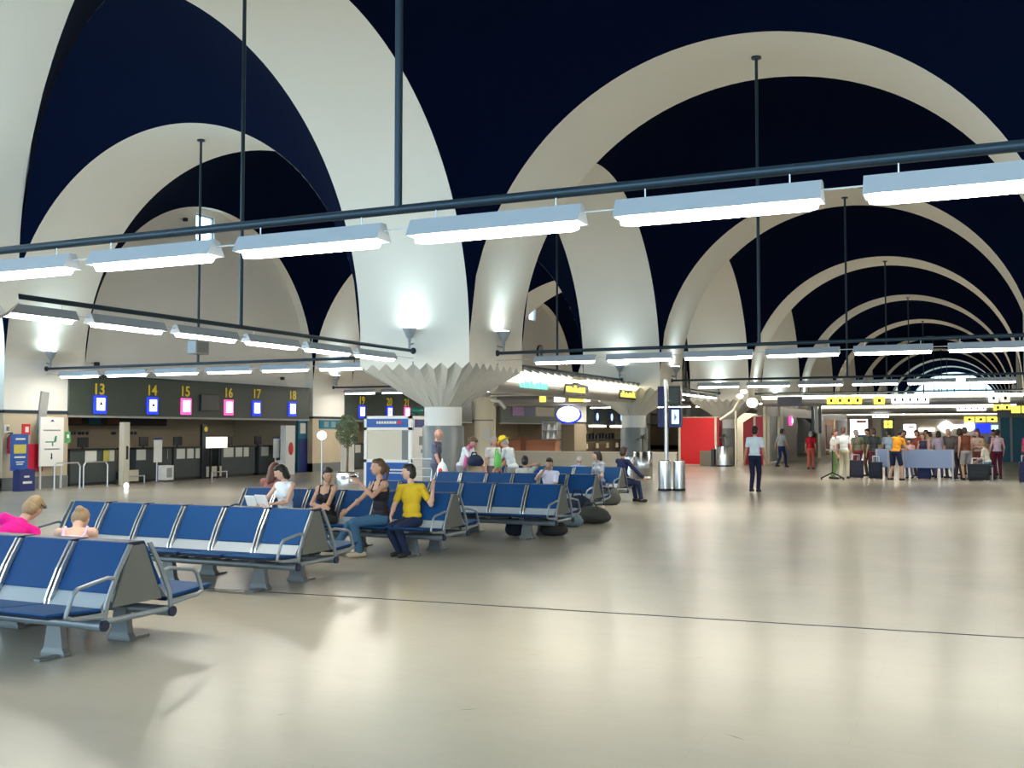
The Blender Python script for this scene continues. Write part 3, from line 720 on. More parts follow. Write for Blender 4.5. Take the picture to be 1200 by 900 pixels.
t = thing('green_globe_sign', 'dark green rounded lamp on top of the white booth at its right', 'sign', (-14.75, 25.6, 2.02)); MB().tube((0, 0, 0), (0, 0, .1), .04).build('stem', M['dark'], t); MB().ball((0, 0, .15), (.2, .14, .11), 16).build('globe', mat('green_dome', (.01, .14, .10), .3), t)
def bin_(x, y, h, r, label):
    t = thing('waste_bin', label, 'bin', (x, y, 0), 0, 'steel waste bins')
    MB().lathe([(r, 0), (r, h * .96), (r * .96, h)], n=28).build('drum', M['chrome'], t); MB().lathe([(r * .75, h * .97), (r * .7, h + .012)], n=24).build('lid_opening', M['dark'], t); MB().lathe([(r + .01, .0), (r + .01, .06)], n=28).build('base_ring', M['dark'], t)
bin_(-8.0, 27.15, .80, .17, 'polished steel bin at the foot of the post with two screens')
bin_(-7.66, 27.35, .80, .16, 'slimmer polished steel bin just right of the screens post')
bin_(-11.05, 46.9, .9, .42, 'wide steel bin between the two red panels')
bin_(-10.35, 31.2, .8, .2, 'steel bin in front of the second whole column')
t = thing('screen_post', 'tall pale pole carrying two dark flight screens, right of the second whole column', 'screen', (-8.05, 27.5, 0))
MB().tube((0, 0, 0), (0, 0, 3.0), .055, n=14).build('pole', M['steel'], t)
MB().tube((0, 0, 0), (0, 0, .04), .22, n=20).build('base', M['steel'], t)
for z, nm in ((2.55, 1), (1.97, 0)):
    a = MB().box((-.26, .08, z - .27), (-.06, .16, z + .27)).build('left_screen_case', M['navy'], t, .01)
    b_ = MB().box((.09, -.05, z - .27), (.42, .14, z + .27)).build('screen_case', M['dark'] if nm else M['navy'], t, .01)
    if nm: MB().box((.12, -.06, z - .2), (.39, -.05, z + .2)).build('screen_face', M['fascia'], b_)
    else:
        MB().box((.17, -.062, z - .18), (.37, -.05, z + .20)).build('screen_face', M['lit_screen'], b_)
        MB().box((.25, -.066, z - .08), (.28, -.062, z + .08)).box((.28, -.066, z - .02), (.31, -.062, z + .02)).build('screen_mark', M['printdark'], b_)
# ------------------------------------------------------------------ red panels and shop fronts on the left
t = thing('red_booth', 'big bright red panel with cream edges left of the third column', 'booth', (-13.3, 47.8, 0))
MB().box((0, 0, .05), (1.62, .12, 2.22)).build('front_panel', M['red'], t)
MB().box((-.1, -.02, 0), (0, .14, 2.25)).build('edge_post', M['cream'], t); MB().box((1.62, -.02, 0), (1.72, .14, 2.25)).build('edge_post', M['cream'], t)
MB().box((1.72, .1, 0), (1.80, 2.2, 2.22)).build('side_panel', M['magenta'], t)
MB().box((-.1, .12, 2.2), (1.8, 2.2, 2.26)).build('roof', M['cream'], t)
MB().box((0, -.02, 0), (1.62, .0, .05)).build('plinth', M['cream'], t)
t = thing('low_cabinet', 'low brown-grey box standing in front of the bright red panel', 'cabinet', (-12.2, 47.1, 0)); MB().box((0, 0, .02), (.62, .5, .68)).build('case', mat('taupe', (.22, .19, .14), .6), t, .01); MB().box((.1, -.01, .1), (.5, 0, .6)).build('door', mat('taupe_door', (.20, .17, .13), .6), t)
t = thing('dark_bollard', 'thin dark post between the low box and the steel bin', 'post', (-11.5, 46.7, 0)); MB().box((-.07, -.07, 0), (.07, .07, .78)).build('shaft', M['dark'], t); MB().box((-.1, -.1, 0), (.1, .1, .03)).build('foot', M['dark'], t)
t = thing('crimson_booth', 'crimson panel with a cream centre post right of the third column', 'booth', (-10.75, 49.6, 0))
MB().prism([(0, 0), (1.02, 0), (1.02, 2.28), (.45, 2.28), (0, 2.0)], 1, .0, .1).build('left_panel', mat('deep_red', (.42, .005, .012), .5), t)
MB().box((.5, -.05, 0), (.60, 0, 2.32)).build('centre_post', M['cream'], t)
MB().box((.6, -.02, 0), (1.10, .0, 2.28)).build('right_panel', M['magenta'], t)
MB().box((1.10, -.04, 0), (1.25, .12, 2.3)).build('edge_post', M['cream'], t)
SX = -10.0
t = thing('shop_front', 'row of glazed and walled shop fronts behind the walkers, past the red panels', 'shop', (0, 0, 0))
MB().box((SX - .3, 50.8, 2.35), (SX, 84, 2.85)).build('upper_band', mat('band_grey', (.36, .33, .29), .5), t)
gp = MB().box((SX - .12, 51.0, .05), (SX - .06, 54.6, 2.35)).build('glass_door', M['glassgrey'], t); MB().box((SX - .06, 52.8, .05), (SX - .04, 52.85, 2.3)).build('door_edge', M['steel'], gp)
MB().box((SX - .25, 54.7, 0), (SX + .05, 55.6, 2.9)).build('white_post', M['cream'], t)
MB().box((SX - .2, 55.6, 0), (SX - .02, 60.2, 2.35)).build('grey_wall', mat('warm_grey', (.24, .22, .19), .6), t)
MB().box((SX - 2.5, 55.6, 0), (SX - 2.4, 84, 2.6)).build('inner_wall', M['beigelight'], t)
MB().box((SX - .6, 61.2, 1.5), (SX - .5, 63.5, 2.2)).build('brown_panel', M['brown'], t)
MB().box((SX - 1.4, 60.4, 0), (SX - 1.3, 62.0, 1.9)).build('pale_door', M['glassgrey'], t)
MB().box((SX - 2.38, 65.3, 0), (SX - 2.3, 67.0, 2.2)).build('yellow_wall', M['cream'], t)
MB().box((SX - .2, 68.5, 0), (SX - .02, 71.0, 2.35)).build('grey_pillar', M['cladding'], t)
MB().box((SX - .2, 71.0, 0), (SX - .02, 76.6, 2.35)).build('orange_wall', M['orange'], t)
MB().box((SX - .02, 71.6, 0), (SX + .02, 74.2, 2.0)).build('brown_door', M['brown'], t)
MB().box((SX - .05, 75.0, 0), (SX + .04, 75.5, 2.35)).build('door_jamb', M['cream'], t)
MB().box((SX - .2, 76.6, 0), (SX - .02, 84, 2.35)).build('end_wall', mat('dusk_wall', (.17, .16, .15), .6), t)
t = thing('round_sign', 'small round magenta and white lit sign on the shop fronts', 'sign', (SX + .1, 57.8, 2.15)); MB().tube((-.14, 0, 0), (.04, 0, 0), .26, n=20).build('ring', M['lit_pink'], t); MB().tube((.04, .08, 0), (.05, .08, 0), .14, n=16).build('face', M['lit_white'], t)
t = thing('hanging_banner', 'pair of narrow black hanging screens right of the round magenta sign', 'banner', (-7.27, 49, 0))
MB().box((-.22, -.05, 1.55), (-.10, .05, 2.72)).build('left_banner', M['dark'], t); MB().box((-.06, -.05, 1.5), (.06, .05, 2.75)).build('pale_middle', M['grey'], t); MB().box((.10, -.05, 1.5), (.22, .05, 2.75)).build('right_banner', M['dark'], t)
MB().box((-.24, -.03, 2.70), (.24, .03, 2.76)).build('hanger', M['grey'], t)
# cross wall at the back, below the arches
YS = 84.0
t = thing('back_shops', 'low wall of shops closing the hall behind the crowd', 'shop', (0, 0, 0))
MB().box((-10.1, YS, 0), (9, YS + .2, 2.7)).build('wall', mat('far_shop_wall', (.34, .30, .25), .6), t)
MB().box((-10.1, YS - .1, 2.5), (9, YS, 2.8)).build('cornice', M['tubegrey'], t)
MB().box((-8.3, YS - .1, 0), (-7.7, YS - .02, 2.5)).build('pale_column', M['beigelight'], t)
MB().box((-2.7, YS - .12, 1.75), (-.5, YS - .02, 2.1)).build('lit_band', M['lit_soft'], t)
MB().box((-5.0, YS - .12, 1.6), (-3.9, YS - .02, 1.8)).build('cream_band', M['lampw'], t)
def bill(name, label, x0, x1, z0, z1, face, y=YS - 1.0, extra=None):
    t = thing(name, label, 'sign', ((x0 + x1) / 2, y, 0)); w = (x1 - x0) / 2
    MB().box((-w - .06, 0, z0 - .06), (w + .06, .12, z1 + .06)).build('case', M['cladding'], t)
    MB().box((-w, -.02, z0), (w, 0, z1)).build('lit_face', M[face], t, 0)
    for s_ in (-1, 1): MB().box((s_ * w * .8 - .04, .02, 0), (s_ * w * .8 + .04, .1, z0)).build('leg', M['cladding'], t)
    return t
t = bill('billboard', 'large white lit billboard with a red mark top right, left of the dark yellow-sign board', -9.85, -8.55, .95, 2.5, 'lit_white')
MB().box((-.15, -.03, 2.2), (.55, -.02, 2.4)).build('red_mark', mat('pale_red', (.8, .25, .2), .5), t); MB().box((-.3, -.03, .96), (.6, -.02, 1.3)).build('blue_foot', M['navyp'], t)
t = bill('billboard', 'smaller white lit billboard with a red mark behind the person in orange', -6.0, -5.15, 1.1, 2.1, 'lit_white')
MB().box((-.1, -.03, 1.85), (.3, -.02, 1.95)).build('red_mark', M['redsign'], t)
t = thing('direction_board', 'tall dark teal board with four yellow pictograms above the crowd', 'sign', (-7.0, YS - 2, 0))
MB().box((-.42, 0, 0), (.42, .15, 2.65)).build('board', mat('dark_teal', (.02, .05, .06), .5), t)
for ix in (-1, 1):
    for iz in (0, 1): MB().cbox((ix * .16, -.01, 1.95 + iz * .30), (.27, .02, .25)).build('pictogram', M['lit_yellow'], t)
MB().cbox((0, -.01, 1.6), (.12, .02, .08)).build('small_mark', M['white'], t)
t = thing('lit_hexagon', 'big glowing white diamond-shaped sign above the middle of the crowd', 'sign', (-3.1, YS - .16, 1.9))
MB().prism([(-.62, 0), (-.3, -.32), (0, -.5), (.3, -.32), (.62, 0), (.3, .35), (0, .48), (-.3, .35)], 1, -.05, .05).build('lit_face', M['lit_white'], t); MB().box((-.1, .03, -.1), (.1, .18, .1)).build('bracket', M['grey'], t)
t = thing('round_lamp', 'round glowing lamp right of the diamond-shaped sign', 'light', (-1.5, YS - .3, 1.98)); MB().ball((0, 0, 0), (.36, .3, .4), 16).build('globe', M['lit_white'], t); MB().box((-.05, .1, -.1), (.05, .31, .1)).build('bracket', M['grey'], t)
t = thing('blue_sign', 'deep blue glowing sign right of the round lamp', 'sign', (-.6, YS - .17, 1.8)); MB().cbox((0, 0, 0), (1.1, .1, .7)).build('lit_face', M['lit_blue'], t); MB().box((-.1, .03, -.1), (.1, .18, .1)).build('bracket', M['grey'], t)
t = thing('pale_screen', 'wide pale blue glowing screen at the right end of the crowd', 'screen', (.6, YS - .17, 1.75)); MB().cbox((0, 0, 0), (1.4, .1, .55)).build('lit_face', M['lit_screen'], t); MB().box((-.1, .03, -.1), (.1, .18, .1)).build('bracket', M['grey'], t)
t = thing('teal_doors', 'teal doors between slim posts at the right edge of the hall', 'door', (1.15, 60, 0))
MB().box((-.75, 0, 0), (1.0, .1, 2.3)).build('leaf', M['teal'], t)
for x in (-.8, -.25, .5, 1.0): MB().box((x - .05, -.04, 0), (x + .05, .0, 2.6)).build('post', M['grey'], t)
MB().box((-.9, -.05, 2.3), (1.2, .1, 2.7)).build('lintel', M['cladding'], t)
# ------------------------------------------------------------------ tubular gantries with signs
def gantry_x(y, x0, x1, z, label, r=.2, signs=()):
    t = thing('sign_gantry', label, 'gantry', (0, 0, 0), 0, 'tubular sign gantries across the hall')
    MB().tube((x0, y, z), (x1, y, z), r, n=20).build('tube', M['tubegrey'], t)
    MB().box((x0, y - .18, z + r + .03), (x1, y + .18, z + r + .07)).build('top_tray', M['lampw'], t)
    for xx in (x0 + .1, x1 - .1): MB().tube((xx, y, 0), (xx, y, z), .09, n=14).build('post', M['cream'], t)
    for (sx, sw, sz, sh, m_, cnt) in signs:
        for i in range(cnt):
            MB().box((sx + i * sw, y - r - .07, sz), (sx + (i + .9) * sw, y - r - .01, sz + sh)).build('sign_box', M[m_], t)
            MB().box((sx + (i + .35) * sw, y - r - .08, sz + sh * .3), (sx + (i + .6) * sw, y - r - .07, sz + sh * .7)).build('pictogram', M['printdark'], t)
gantry_x(49, -9.7, 2.2, 2.93, 'grey tube gantry with yellow and white pictogram boxes, nearest across the hall', .2,
         [(-6.75, .38, 2.8, .34, 'lit_yellow', 4), (-4.75, .5, 2.78, .34, 'lit_yellow', 1), (-4.0, .31, 2.8, .34, 'lit_white', 5), (-.1, .4, 2.82, .34, 'lit_white', 1), (.35, .4, 2.82, .34, 'lit_soft', 1)])
gantry_x(63, -9.3, 2.2, 2.78, 'grey tube gantry with small lit boxes, second across the hall', .2, [(-1.75, .3, 2.72, .26, 'lit_white', 5), (.1, .45, 2.7, .36, 'lit_yellow', 2), (-6.2, .3, 2.35, .2, 'lit_white', 3)])
gantry_x(77, -9.3, 2.2, 2.6, 'grey tube gantry, third and farthest across the hall', .18, [(-1.7, .7, 2.2, .35, 'lit_yellow', 3)])
t = thing('monitor', 'dark grey monitor on the nearest tube gantry at its left', 'screen', (-8.4, 48.7, 2.95)); MB().cbox((0, 0, 0), (1.1, .1, .46)).build('case', M['cladding'], t, .01); MB().cbox((0, -.055, 0), (1.0, .01, .38)).build('screen', mat('slate_screen', (.12, .12, .16), .4), t)
t = thing('yellow_lit_brackets', 'curved cream bracket with glowing lamps above the walking man', 'light', (-10.2, 46.5, 0))
MB().path([(-.9, 0, 2.1), (-.3, 0, 2.5), (.0, 0, 3.0), (.1, 0, 3.4)], .06).build('bracket', M['cream'], t)
MB().tube((-.2, 0, 0), (-.2, 0, 2.5), .05).build('pole', M['cream'], t)
for x, z in ((.0, 3.15), (.18, 3.35)): MB().ball((x, -.05, z), (.16, .1, .10), 10).build('lamp', M['lampw'], t)
MB().ball((.55, -.05, 2.85), (.26, .12, .22), 12).build('round_lamp', M['lit_white'], t)
t = thing('pictogram_board', 'yellow pictogram board hanging at the right edge of the hall', 'sign', (1.35, 55, 2.62))
for i in range(2): MB().cbox((-.3 + i * .45, 0, 0), (.4, .06, .34)).build('pictogram', M['lit_yellow'], t)
MB().tube((0, .05, 0), (0, .05, .75), .02).build('hanger', M['grey'], t)
# gantry between the first two whole columns, along the hall
t = thing('sign_gantry', 'long tube gantry with corrugated roof and green and yellow lettering between the two nearest columns', 'gantry', (0, 0, 0))
x = XL + .15
MB().tube((x, 23.2, 2.78), (x, 35.0, 2.78), .22, n=20).build('tube', M['tubegrey'], t)
rf = MB()
for i in range(24):
    ya = 22.6 + i * .5; rf.prism([(ya, 3.16), (ya + .5, 3.10), (ya + .5, 3.14), (ya, 3.22)], 0, x - .4, x + .5)
rf.build('corrugated_roof', M['grey'], t)
for a, b_ in ((23.6, 27.9), (29.2, 33.6)): MB().box((x + .1, a, 2.96), (x + .32, b_, 3.06)).build('light_trough', M['lampw'], t)
def lett(y0, n, m_, z=2.72, h=.2, seed=1):
    rnd = random.Random(seed); g = MB(); yy = y0
    for i in range(n):
        w = rnd.uniform(.12, .26); g.box((x + .25, yy, z), (x + .27, yy + w * .75, z + h * rnd.choice((.6, 1, .8)))); yy += w
    g.build('lettering', M[m_], t)
lett(24.4, 9, 'lit_green', seed=2); lett(27.6, 9, 'lit_yellow', seed=3); lett(32.4, 10, 'lit_yellow', seed=4)
MB().box((x + .23, 27.5, 2.64), (x + .25, 29.4, 2.98)).build('sign_back', M['dark'], t); MB().box((x + .23, 32.3, 2.64), (x + .25, 34.4, 2.98)).build('sign_back', M['dark'], t)
for y in (24, 34.5): MB().tube((x, y, 3.2), (x, y, ZR), .03).build('hanger', M['grey'], t)
# second gantry across the check-in aisle, with shop sign
t = thing('sign_gantry', 'plain cream tube gantry over the aisle behind the yellow sun hat', 'gantry', (0, 0, 0))
MB().tube((-22.3, 46, 3.05), (-15.2, 46, 3.05), .24, n=20).build('tube', M['tubegrey'], t); MB().box((-22.3, 45.8, 3.36), (-15.2, 46.2, 3.42)).build('top_tray', M['grey'], t)
MB().tube((-22.2, 46, 0), (-22.2, 46, 3.1), .12).build('post', M['cream'], t); MB().tube((-15.3, 46, 0), (-15.3, 46, 3.1), .08).build('post', M['cream'], t)
for i, (m_, w) in enumerate((('lit_yellow', .3), ('lit_white', .5), ('lit_yellow', .9), ('lit_white', .3), ('lit_white', .4), ('lit_white', .4))):
    MB().box((-19.6 + i * .75, 45.7, 2.98), (-19.6 + i * .75 + w, 45.74, 3.26)).build('sign_box', M[m_], t)
t = thing('round_column', 'white round pillar with posters left of the sun hat, right of the nearest column', 'column', (-20.75, 42.0, 0))
MB().lathe([(.42, 0), (.42, 2.7), (.5, 2.9), (.6, 3.1)], n=28).build('shaft', M['cream'], t)
MB().tube((0, 0, 2.05), (0, 0, 2.1), .44, n=28).build('band', M['cladding'], t); MB().box((.2, -.45, 1.2), (.55, -.40, 1.75)).build('poster', M['paper'], t)
MB().path([(.3, -.2, 3.0), (.9, -.2, 2.9), (1.15, -.2, 2.6)], .08).build('lamp_arm', M['white'], t)
t = thing('oval_sign', 'large glowing white oval sign with a blue rim under the aisle gantry', 'sign', (-18.25, 46, 2.40))
MB().ball((0, .06, -.04), (.66, .06, .42), 24).build('blue_rim', M['lit_blue'], t); MB().ball((0, 0, 0), (.58, .06, .37), 24).build('lit_face', M['lit_white'], t); MB().tube((0, .05, .3), (0, .05, .52), .03).build('hanger', M['grey'], t)
t = thing('display_cabinet', 'tall glass display cabinet with pale shelves under the oval sign', 'cabinet', (-21.6, 52, 0))
for xx in (-.45, .4): MB().box((xx, -.3, 0), (xx + .05, .3, 2.1)).build('upright', M['steel'], t)
for z in (.1, .7, 1.15, 1.6, 2.05): MB().box((-.45, -.3, z), (.45, .3, z + .04)).build('shelf', M['glassgrey'], t)
MB().box((-.45, .26, 0), (.45, .3, 2.1)).build('back', M['white'], t)
for i, (xx, z) in enumerate(((-.2, 1.2), (.15, 1.2), (0, .74), (-.15, 1.64), (.2, 1.64))): MB().lathe([(.08, 0), (.1, .1), (.05, .3)], (xx, 0, z), 12).build('ware', M['white'], t)
t = thing('terracotta_counter', 'terracotta coloured counter with a dark post behind the sun hat', 'counter', (-23.3, 49.6, 0))
MB().box((-.6, -.3, 0), (3.0, .3, 1.12)).build('front', M['copper'], t); MB().box((1.1, -.35, 0), (1.4, -.3, 1.3)).build('dark_post', M['brown'], t); MB().box((-.7, -.35, 1.12), (3.1, .35, 1.16)).build('top', M['brown'], t)
t = thing('lit_doorway', 'bright cream doorway with a brown counter right of the display cabinet', 'door', (-27.9, 70.4, 0)); MB().box((.0, -2.2, .9), (.05, 1.5, 2.2)).build('lit_wall', M['lit_soft'], t); MB().box((.3, -2.4, 0), (.8, 1.8, .9)).build('counter', mat('tan_counter', (.42, .36, .26), .6), t)
t = thing('service_counter', 'far counters with dark equipment under the pictogram board', 'counter', (-25.5, 69, 0)); MB().box((-.5, -4.0, 0), (.5, 4.5, 1.0)).build('front', mat('umber', (.13, .09, .06), .6), t)
MB().box((-.6, -4.1, 1.0), (.6, 4.6, 1.05)).build('top', M['dark'], t); MB().box((-1.8, .2, .9), (-1.7, 4.5, 2.0)).build('lit_wall', M['cream'], t)
g = MB()
for i in range(12): g.cbox((0, -3.5 + i * .68, 1.2), (.3, .3, .3 + .1 * (i % 3)))
g.build('machines', M['dark'], t)
for i in range(4): MB().lathe([(.12, 0), (.1, .35)], (.62, -3 + i * 2.1, .4), 10).build('pale_stool_back', M['cream'], t)
t = thing('pale_partition', 'long low pale partition wall behind the back benches', 'partition', (-20.8, 44.5, 0)); MB().box((0, 0, 0), (8.2, .15, .62)).build('panel', M['beigelight'], t); MB().box((-.03, -.03, .62), (8.23, .18, .67)).build('cap', M['cream'], t)
# crowd partition in the hall
def panel_on_legs(x0, x1, y, label):
    t = thing('low_partition', label, 'partition', (x0, y, 0), 0, 'blue-grey partitions in the crowd'); w = x1 - x0
    MB().box((0, 0, .40), (w, .04, 1.0)).build('panel', M['partition'], t, .01)
    for xx in (.05, w - .05): MB().tube((xx, .02, 0), (xx, .02, 1.0), .03).build('leg', M['grey'], t); MB().box((xx - .04, -.25, 0), (xx + .04, .25, .03)).build('foot', M['grey'], t)
panel_on_legs(-2.70, -1.12, 36.3, 'wide blue-grey partition on legs in front of the crowd')
panel_on_legs(-3.55, -3.1, 36.6, 'short blue-grey partition left of the person in orange')
# ------------------------------------------------------------------ benches
PITCHX = .555; NS = 6
def make_bench():
    t = thing('bench', 'x', 'bench'); Lb = NS * PITCHX       # right end at x = 0, runs to -Lb
    for s in (-1, 1):
        def P(dy, z): return (s * dy, z)
        for i in range(NS):
            x1 = -i * PITCHX - .035; x0 = -(i + 1) * PITCHX + .035
            def pr(poly, m_, nm, par=t, xa=x0, xb=x1, bev=.006):
                if s < 0: poly = poly[::-1]
                return MB().prism([(s * a, b_) for a, b_ in poly], 0, xa, xb).build(nm, M[m_], par, bev)
            bk = pr([(.045, .79), (.085, .80), (.265, .46), (.225, .45)], 'cushion', 'backrest', bev=.010)
            pr([(.035, .775), (.05, .79), (.225, .45), (.205, .45)], 'shell', 'rear_shell', bk, bev=0)
            pr([(.228, .455), (.245, .462), (.335, .365), (.318, .355)], 'backplate', 'back_plate', bev=0)
            st = pr([(.32, .345), (.335, .368), (.78, .398), (.80, .390), (.785, .376)], 'cushion', 'seat', par=t, xa=x0 - .015, xb=x1 + .015, bev=.006)
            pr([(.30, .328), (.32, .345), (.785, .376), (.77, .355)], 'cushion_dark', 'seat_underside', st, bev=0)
        for i in range(NS + 1):
            offs = [-.021, .021] if 0 < i < NS else [0.0]
            for dx in offs:
                xx = -i * PITCHX + dx; f = MB()
                pts = [(.075, .785), (.19, .60), (.285, .40), (.31, .26)]
                for a, b_ in zip(pts[:-1], pts[1:]):
                    poly = [(a[0], a[1]), (a[0] + .034, a[1] + .006), (b_[0] + .034, b_[1] + .006), (b_[0], b_[1])]
                    if s < 0: poly = poly[::-1]
                    f.prism([(s * p, q) for p, q in poly], 0, xx - .009, xx + .009)
                poly = [(.31, .30), (.31, .34), (.60, .345), (.60, .325)]
                if s < 0: poly = poly[::-1]
                f.prism([(s * p, q) for p, q in poly], 0, xx - .011, xx + .011)
                f.build('seat_frame', M['benchmetal' if i in (0, NS) else 'steel'], t)
        for xx in (-.0, -Lb):
            MB().path([(xx, s * .24, .565), (xx, s * .30, .575), (xx, s * .56, .535), (xx, s * .60, .50), (xx, s * .66, .36), (xx, s * .60, .335), (xx, s * .33, .31)], .015, 8).build('armrest', M['benchmetal'], t)
            MB().tube((xx + (.018 if xx == 0 else -.018), s * .33, .25), (xx, s * .33, .25), .039, n=16).build('beam_cap', M['cushion_dark'], t)
        MB().tube((0, s * .33, .25), (-Lb, s * .33, .25), .038, n=16).build('beam', M['benchmetal'], t)
        for xx in (-.47, -Lb / 2, -Lb + .47):
            g = MB()
            vs = []
            for z, wx, wy in ((0, .115, .035), (.025, .115, .035), (.06, .09, .03), (.22, .065, .028), (.26, .065, .03)):
                vs += [(xx - wx, s * .31 - wy, z), (xx + wx, s * .31 - wy, z), (xx + wx, s * .31 + wy, z), (xx - wx, s * .31 + wy, z)]
            fs = [(0, 3, 2, 1)] + [(4 * k + i, 4 * k + (i + 1) % 4, 4 * k + 4 + (i + 1) % 4, 4 * k + 4 + i) for k in range(4) for i in range(4)] + [(16, 17, 18, 19)]
            g.add(vs, fs); g.box((xx + .02, min(s * .31, s * .52), 0), (xx + .08, max(s * .31, s * .52), .02)); g.build('leg', M['legm'], t, .004)
    for xx in (-.02, -Lb + .02):
        MB().prism([(-.06, .775), (.06, .775), (.24, .36), (-.24, .36)], 0, xx - .008, xx + .008).build('end_panel', M['shell'], t)
        MB().tube((xx, -.33, .27), (xx, .33, .27), .022, n=10).build('cross_bar', M['benchmetal'], t)
    for i in range(NS):
        MB().box((-(i + 1) * PITCHX + .03, -.075, .780), (-i * PITCHX - .03, .075, .800)).build('top_cap', M['cushion_dark'], t, .004)
    return t
b0 = make_bench()
BEN = [(-5.62, 5.76, 'nearest double blue bench at the lower left, behind it sits a person in pink'), (-6.28, 8.88, 'empty double blue bench, second from the viewer'),
       (-6.33, 12.0, 'double blue bench where four travellers sit, third from the viewer'), (-5.82, 14.5, 'double blue bench with a black bag under its right end, fourth from the viewer'),
       (-6.60, 18.1, 'double blue bench with a child in a striped top, fifth from the viewer'), (-7.40, 21.9, 'rearmost double blue bench with a person in dark blue, sixth from the viewer')]
for i, (x, y, lab) in enumerate(BEN):
    o = b0 if i == 0 else copy_tree(b0)
    o.location = (x, y, 0); o['label'] = lab; o['group'] = 'double blue benches in the waiting area'

# ------------------------------------------------------------------ people
SKIN = {'l': mat('skin_light', (.62, .36, .25), .55, noise=.04), 'm': mat('skin_tan', (.46, .25, .16), .55, noise=.04), 'r': mat('skin_rosy', (.60, .30, .22), .55, noise=.04)}
HAIRM = {k: mat('hair_' + k, c, .6, noise=.35, nscale=60) for k, c in dict(black=(.012, .009, .008), dark=(.03, .017, .012), brown=(.09, .045, .022), fair=(.30, .19, .09), auburn=(.11, .035, .02), grey=(.32, .31, .30), white=(.6, .6, .58)).items()}
M['eye'] = mat('eye', (.02, .015, .012), .3); M['lips'] = mat('lips', (.38, .10, .08), .5)
def remesh(mb, vox, name, material, parent, smooth=2):
    me = mb.mesh('tmp'); o = bpy.data.objects.new('tmp', me); COL.objects.link(o)
    r = o.modifiers.new('r', 'REMESH'); r.mode = 'VOXEL'; r.voxel_size = vox; r.use_smooth_shade = True
    if smooth:
        s = o.modifiers.new('s', 'SMOOTH'); s.iterations = smooth; s.factor = .5
    dg = bpy.context.evaluated_depsgraph_get(); m2 = bpy.data.meshes.new_from_object(o.evaluated_get(dg))
    bpy.data.objects.remove(o); bpy.data.meshes.remove(me)
    m2.name = name; m2.materials.clear(); m2.materials.append(material)
    m2.polygons.foreach_set('use_smooth', [True] * len(m2.polygons))
    q = bpy.data.objects.new(name, m2); COL.objects.link(q)
    if parent: q.parent = parent
    return q
def ik(a, t, l1, l2, hint):
    a = Vector(a); t = Vector(t); d = t - a; L = min(d.length, (l1 + l2) * .995)
    dn = d.normalized(); x = (l1 * l1 - l2 * l2 + L * L) / (2 * L); h = math.sqrt(max(0, l1 * l1 - x * x))
    hv = Vector(hint); hv = hv - dn * hv.dot(dn); hv = hv.normalized() if hv.length > 1e-4 else dn.orthogonal().normalized()
    return a + dn * x + hv * h, a + dn * L
def basis(z, fwd):
    z = Vector(z).normalized(); f = Vector(fwd); f = (f - z * f.dot(z)).normalized(); x = f.cross(z)
    return Matrix((x, f, z)).transposed()
